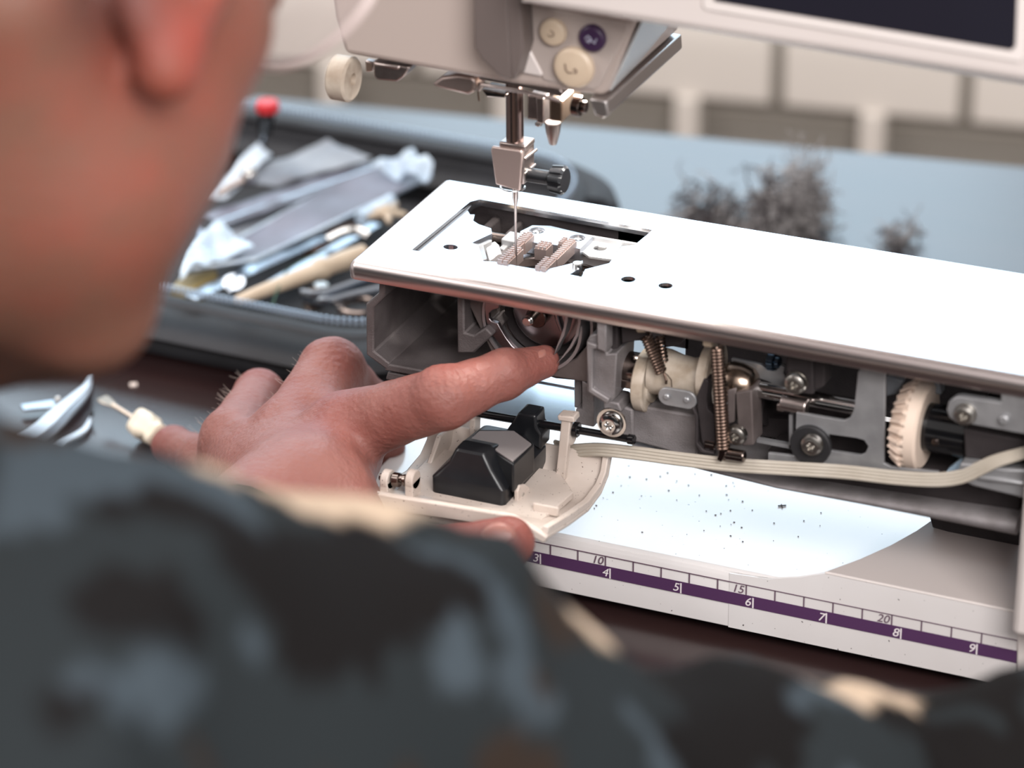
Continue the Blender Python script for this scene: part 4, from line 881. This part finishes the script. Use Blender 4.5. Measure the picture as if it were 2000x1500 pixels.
T('plastic_sleeve', wavy((352, 528, -9.6), (500, 506, -9.6), (842, 345, -9.2), (745, 312, -9.0), amp=.14, seed=1), sleevem, 'large clear grey plastic sleeve lying across the middle of the tool case', 'sleeve')
for o_, cs in ((bpy.data.objects['plastic_sleeve'], ((352, 528), (500, 506), (842, 345), (745, 312))),):
    obj('sleeve_edge', join(*[tube([at(*cs[i], 'z', -9.45), at(*cs[(i+1) % 4], 'z', -9.35)], .07, 6) for i in range(4)]), sleevew, o_).matrix_parent_inverse = Matrix.Translation(-o_.location)
T('steel_strip', tube([at(432, 432, 'z', -9.2), at(735, 326, 'z', -9.0)], [(.1, .05)]*2, 6), steelblue, 'thin pale steel strip along the back edge of the large grey sleeve', 'strip')
T('black_tweezers', tube([at(600, 520, 'z', -9.9), at(745, 452, 'z', -9.6)], [(.3, .12), (.1, .1)], 8), black, 'black pointed tweezers under the cream handle near the bed plate', 'tweezers')
T('brown_block', prism([at(a, b, 'z', -9.8) for a, b in ((590, 470), (680, 425), (700, 436), (612, 486))], (0, 0, -.7)), mat('brown_block_plastic', (112, 92, 84), .6), 'dull brown strip between the grey sleeve and the steel rule', 'block', bevel=.06)
T('folded_film', wavy((724, 330, -8.9), (838, 352, -8.7), (846, 318, -8.2), (800, 292, -8.2), amp=.45, f=2.2, seed=4, th=.08), sleevew, 'crinkled pale blue film sticking up at the far right end of the grey sleeve', 'film')
T('folded_film', wavy((350, 530, -9.2), (496, 487, -9.1), (436, 436, -8.9), (385, 442, -9.0), amp=.4, f=2.0, seed=9, th=.08), sleevew, 'bright crumpled clear film at the near left end of the grey sleeve', 'film')
T('plastic_sleeve', wavy((392, 418, -9.5), (440, 440, -9.5), (745, 332, -9.3), (715, 316, -9.3), amp=.12, seed=6), sleevem, 'narrow grey plastic sleeve with a light edge behind the large one', 'sleeve')
T('plastic_sleeve', wavy((380, 470, -9.9), (430, 490, -9.9), (700, 362, -9.7), (640, 350, -9.7), amp=.15, seed=8), paperm, 'thin pale grey strip tucked under the large grey sleeve', 'sleeve')
T('paper_sheet', wavy((420, 352, -9.3), (540, 360, -9.3), (725, 312, -9.1), (640, 276, -9.0), amp=.18, seed=3), paperm, 'grey paper sheet at the back of the tool case', 'paper')
T('paper_sheet', wavy((400, 380, -9.2), (440, 392, -9.2), (530, 300, -8.9), (505, 278, -8.8), amp=.2, seed=5), mat('pale_blue_paper', (196, 206, 218), .5), 'pale bluish paper strip beside the face, in front of the red cap', 'paper')
# screwdriver with a red cap, standing leaned against the back wall of the case
a, b = at(522, 207, 'z', -6.4), at(512, 300, 'z', -9.6)
sd = thing('screwdriver', 'small screwdriver with red cap leaning at the back of the tool case', 'screwdriver', b)
d = nrm(a-b); obj('cap', loft(a-A((0, 0, .25)), (0, 0, 1), [(0, .42), (.08, .5), (.38, .5), (.46, .42), (.47, .1)], 24), redm, sd)
obj('handle', cyl(a-d*2.0, a-d*.5, .34, .38), black, sd); obj('blade', cyl(b, a-d*2.0, .12), steelblue, sd)
# knob
k0 = at(490, 343, 'z', -8.6); k1 = at(425, 378, 'z', -9.1)
kn = thing('adjusting_screw', 'round shiny metal knob on a rod, beside the pale papers', 'screw', k0)
obj('knob', sphere(k0, .42, sc=(.7, 1, 1)), chrome, kn); obj('collar', cyl(k0-(k0-k1)*.22, k0-(k0-k1)*.12, .3), dchrome, kn); obj('rod', cyl(k1, k0-(k0-k1)*.2, .17), rose, kn)
def bar(name, p0, p1, z, w, th, m, label, cat, taper=1., lift=0):
    a, b = at(*p0, 'z', z), at(*p1, 'z', z+lift); d = nrm(b-a); q = nrm(np.cross(d, (0, 0, 1))); 
    return T(name, prism([a+q*w, b+q*w*taper, b-q*w*taper, a-q*w], (0, 0, -th)), m, label, cat, bevel=.03)
bar('steel_rule', (372, 580), (640, 456), -9.7, .35, .08, steelblue, 'long flat steel rule below the grey sleeve in the tool case', 'rule')
bar('spanner', (520, 560), (735, 436), -9.5, .3, .2, steelblue, 'long slim steel spanner right of the flat steel rule', 'spanner', .8)
g = spline([at(a, b, 'z', z) for a, b, z in ((640, 470, -9.2), (672, 455, -9.0), (700, 452, -9.0), (720, 462, -9.1))])
T('steel_hook_tool', tube(g, .2, 8), chrome, 'bent bright steel hook beside the far end of the spanner', 'tool')
T('olive_case', prism([at(a, b, 'z', -9.8) for a, b in ((330, 560), (352, 540), (420, 520), (425, 535), (360, 575))], (0, 0, -.8)), olive, 'olive plastic block beside the zip at the near left of the case', 'block', bevel=.1)
# cream handled tool
a, b = at(460, 588, 'z', -9.35), at(712, 494, 'z', -8.9); d = nrm(b-a); L_ = np.linalg.norm(b-a)
cr = thing('cream_handled_tool', 'long cream plastic handle with a raised ring, pointing under the bed plate', 'tool', a)
obj('handle', loft(a, d, [(0, .12), (.1, .2), (1.0, .26), (L_*.6, .33), (L_*.64, .44), (L_*.68, .44), (L_*.72, .36), (L_*.85, .4), (L_, .36), (L_+.1, .2)], 24), cream, cr)
# slotted screw
c = at(457, 556, 'z', -9.2); ax_ = nrm((.15, -.35, 1)); aa, bb, _ = basis(ax_)
sc_ = thing('slotted_screw', 'large bright screw with a slotted head at the near edge of the case', 'screw', c)
obj('screw_head', join(prism([c+(aa*math.cos(t)+bb*math.sin(t))*.46 for t in np.linspace(.22, math.pi-.22, 14)], ax_*.16), prism([c+(aa*math.cos(t)+bb*math.sin(t))*.46 for t in np.linspace(math.pi+.22, 2*math.pi-.22, 14)], ax_*.16), cyl(c-ax_*.1, c+ax_*.04, .46)), steelblue, sc_, bevel=.02)
obj('shank', cyl(c-ax_*1.0, c-ax_*.1, .2), steelblue, sc_)
# pliers, small cup and ring near the plate
pl_ = thing('pliers', 'small steel pliers at the near right corner of the case', 'pliers', at(640, 570, 'z', -9.5))
obj('jaw', tube(spline([at(a, b, 'z', -9.2) for a, b in ((588, 575), (625, 578), (665, 566), (740, 540))]), [(.12, .25)]*19, 8), steelblue, pl_)
obj('jaw', tube(spline([at(a, b, 'z', -9.4) for a, b in ((592, 582), (640, 590), (690, 578), (745, 566))]), [(.12, .22)]*19, 8), steelblue, pl_)
obj('joint', cyl(at(628, 580, 'z', -9.6), at(628, 580, 'z', -9.6)+A((0, 0, .55)), .3), chrome, pl_)
T('ring_spanner', tube([at(700, 600, 'z', -9.6)+A((.7*math.cos(a), .7*math.sin(a), 0)) for a in np.linspace(0, 2*math.pi, 24, endpoint=False)], .16, 8, True), dchrome, 'dark steel ring lying right of the pliers', 'ring')
T('bobbin', join(*[cyl(at(615, 598, 'z', -9.9)+A((0, 0, h)), at(615, 598, 'z', -9.9)+A((0, 0, h+.08)), .5, ch=.02) for h in (0, .5)]+[cyl(at(615, 598, 'z', -9.9), at(615, 598, 'z', -9.9)+A((0, 0, .55)), .22)]), dchrome, 'small dark bobbin in front of the pliers', 'bobbin')
cl_ = at(755, 414, 'z', -8.6); st = []
for k in range(5): a = k*2*math.pi/5+.3; st.append(tube([cl_, cl_+A((.8*math.cos(a), .9*math.sin(a), -.1+.1*(k % 2)))], [.24, .1], 8))
T('star_knob', join(*st, sphere(cl_, .32)), cream, 'cream star shaped knob by the corner of the bed plate', 'knob')
T('clear_tube', tube([at(705, 428, 'z', -8.9), at(765, 392, 'z', -8.8)], .3, 12), sleevew, 'short clear tube beside the cream star knob', 'tube')
gt = spline([at(a, b, 'z', -9.1) for a, b in ((530, 600), (545, 560), (560, 530), (600, 505), (640, 490))]); T('green_thread', tube(gt, .03, 5), mat('green_thread', (62, 96, 78), .8), 'thin green thread across the cream handle', 'thread')
# ---------------------------------------------------------------- tools lying on the table
def tw(p, w, z=TZ+.35, th=.12):
    P = spline([at(a, b, 'z', z) for a, b in p]); L = []; R_ = []
    for i, q in enumerate(P):
        t = nrm(P[min(i+1, len(P)-1)]-P[max(i-1, 0)]); n = nrm(np.cross(t, (0, 0, 1))); u_ = i/(len(P)-1); ww = w*(1-u_)+.05; L.append(q+n*ww); R_.append(q-n*ww)
    V = L+R_; N = len(P); V = [A(v) for v in V]+[A(v)-A((0, 0, th)) for v in V]; Fc = []
    for i in range(N-1): Fc += [(i, i+1, N+i+1, N+i), (2*N+i, 3*N+i, 3*N+i+1, 2*N+i+1), (i, 2*N+i, 2*N+i+1, i+1), (N+i, N+i+1, 3*N+i+1, 3*N+i)]
    Fc += [(0, N, 3*N, 2*N), (N-1, 3*N-1, 4*N-1, 2*N-1)]
    return V, Fc
tweez = thing('tweezers', 'large grey bent tweezers on the table, left of the small screwdriver', 'tweezers', at(110, 820, 'z', TZ))
twm = mat('satin_grey_steel', (196, 204, 214), .4, .6)
obj('arm', tw([(40, 862), (75, 838), (120, 795), (155, 765), (168, 750), (176, 727)], .38, TZ+.75), twm, tweez, bevel=.02)
obj('arm', tw([(48, 870), (84, 850), (128, 806), (160, 772), (172, 754), (177, 730)], .36, TZ+.35), twm, tweez, bevel=.02)
pk = thing('bent_pick', 'small bent steel pick with a dark tip, nearest the jacket on the left', 'pick', at(150, 850, 'z', TZ))
obj('shank', tw([(90, 895), (120, 866), (150, 848), (166, 836), (174, 822), (178, 812)], .2, TZ+.25), twm, pk, bevel=.02)
obj('tip', tube([at(177, 814, 'z', TZ+.3), at(181, 806, 'z', TZ+.45), at(180, 799, 'z', TZ+.5)], [.07, .06, .03], 8), black, pk)
sb = thing('flat_scraper', 'short flat steel scraper crossing behind the grey tweezers', 'scraper', at(85, 792, 'z', TZ))
obj('blade', prism([at(a, b, 'z', TZ+.4) for a, b in ((40, 790), (108, 780), (120, 784), (118, 792), (46, 800))], (0, 0, -.12)), steelblue, sb, bevel=.02)
obj('clip', cyl(at(108, 784, 'z', TZ+.45), at(117, 782, 'z', TZ+.45), .18), chrome, sb)
hz, tz_ = TZ+.62, TZ+1.05
a, b, c = at(198, 775, 'z', tz_), at(270, 822, 'z', hz+.1), at(318, 858, 'z', hz)
ms = thing('small_screwdriver', 'tiny screwdriver with faceted cream handle tucked under the curled little finger', 'screwdriver', c)
d = nrm(b-a); q = nrm(np.cross(d, (0, 0, 1)))
obj('blade', join(prism([a-q*.24, a+d*.25-q*.26, a+d*.9-q*.1, a+d*.9+q*.1, a+d*.25+q*.26, a+q*.24], (0, 0, -.08)), tube([a+d*.6-A((0, 0, .04)), b], .1, 12)), mat('shaft_steel', (170, 158, 146), .2, 1), ms, bevel=.02)
lob = lambda s: (lambda t: s*(1+.10*math.cos(4*t)))
hd = nrm(at(300, 838, 'z', hz)-b)
obj('handle', loft(b-d*.1, nrm(c-b), [(0, lob(.32)), (.25, lob(.55)), (.75, lob(.6)), (1.0, lob(.4)), (1.15, lob(.36)), (1.3, lob(.5)), (1.6, lob(.5)), (1.7, lob(.3))], 32), mat('handle_cream', (232, 220, 200), .4), ms, smooth=50)
T('paper_chip', prism([at(a, b, 'z', TZ+.06) for a, b in ((253, 748), (267, 747), (268, 752), (254, 753))], (0, 0, -.05)), mat('chip_white', (226, 212, 204), .7), 'tiny white chip on the dark table above the screwdriver tip', 'chip')
gt = spline([at(a, b, 'z', TZ+.05) for a, b in ((310, 655), (325, 672), (350, 680), (375, 676), (382, 660))]); T('grey_thread', tube(gt, .02, 5), zipm, 'loose grey thread on the table in front of the case', 'thread')
gt = spline([at(a, b, 'z', TZ+.1) for a, b in ((95, 832), (106, 838), (110, 850), (102, 862), (98, 870))]); T('dark_thread', tube(gt, .025, 5), black, 'dark curled thread below the grey tweezers', 'thread')
# lint
def lint(name, spots, n, label, z0=TZ, seed=1):
    rg = np.random.RandomState(seed); g = []; g2 = []
    for k in range(n):
        px, py, rx_, ry_, dk = spots[rg.randint(len(spots))]
        b_ = at(px, py, 'z', TZ+.2)
        P = [b_+rt*rg.normal()*rx_*.4+A((0, rg.normal()*.6, 0))+A((0, 0, abs(rg.normal())*ry_))]
        P[0][2] = max(P[0][2], TZ+.05); dr = nrm(rg.normal(size=3)); st_ = rg.uniform(.12, .28)
        for j in range(6): dr = nrm(dr+rg.normal(size=3)*.55); q = P[-1]+dr*st_; q[2] = max(q[2], TZ+.04); P.append(q)
        (g2 if rg.rand() < dk else g).append(tube(P, rg.uniform(.02, .05), 3))
    o = T(name, join(*g), hairm, label, 'lint', smooth=180, kind='stuff'); o.data.materials.append(lintd)
    V, Fc = join(*g2); n0 = len(o.data.vertices)
    me = o.data; org = A(o.location); v = A(V)*.01; v[:, 2] = (A(V)[:, 2]-TZ)*.01+.75; v = v-org
    ev = np.zeros(n0*3); me.vertices.foreach_get('co', ev); fs = [tuple(p.vertices) for p in me.polygons]; mi = [0]*len(fs)+[1]*len(Fc)
    me.clear_geometry(); me.from_pydata(np.r_[ev.reshape(-1, 3), v].tolist(), [], fs+[tuple(i+n0 for i in f) for f in Fc]); me.polygons.foreach_set('material_index', mi)
    return o
lint('lint_pile', [(1562, 440, .8, 1.15, .1), (1562, 440, .8, 1.15, .1), (1500, 446, 1.2, .8, .45), (1500, 452, 1.6, .35, .3), (1540, 455, 1.6, .7, .3), (1572, 425, .6, 1.0, .1), (1500, 430, .5, .8, .8)], 1300, 'large fluffy grey lint pile on the table behind the bed plate')
lint('lint_clump', [(1385, 420, .9, .6, .8), (1350, 428, 1.2, .35, .8), (1410, 432, .9, .3, .7)], 240, 'smaller dark lint clump left of the large grey pile', seed=2)
lint('lint_tuft', [(1742, 480, .35, .25, .5), (1762, 470, .25, .25, .4)], 60, 'small lint tuft alone on the blue lit table at right', seed=3)
# specks of dust on the base
rg = np.random.RandomState(5); g = []
for k in range(60):
    px, py = rg.uniform(1150, 1620), rg.uniform(900, 1060)
    if py < 905+(px-1290)*.22: continue
    p = at(px, py, 'z', ZT+.02); a = rg.uniform(0, 3.1); l = rg.uniform(.02, .06); q = A((math.cos(a), math.sin(a), 0)); g.append(box(p, (l, l*.6, .02)))
p = at(1527, 988, 'z', ZT+.03); g += [tube([p-A((.12, .05, 0)), p+A((.12, .1, 0))], .025, 4), tube([p-A((.05, -.1, 0)), p+A((.06, -.12, 0))], .02, 4)]
mp('lint_speck', join(*g), lintd, base, kind='stuff')
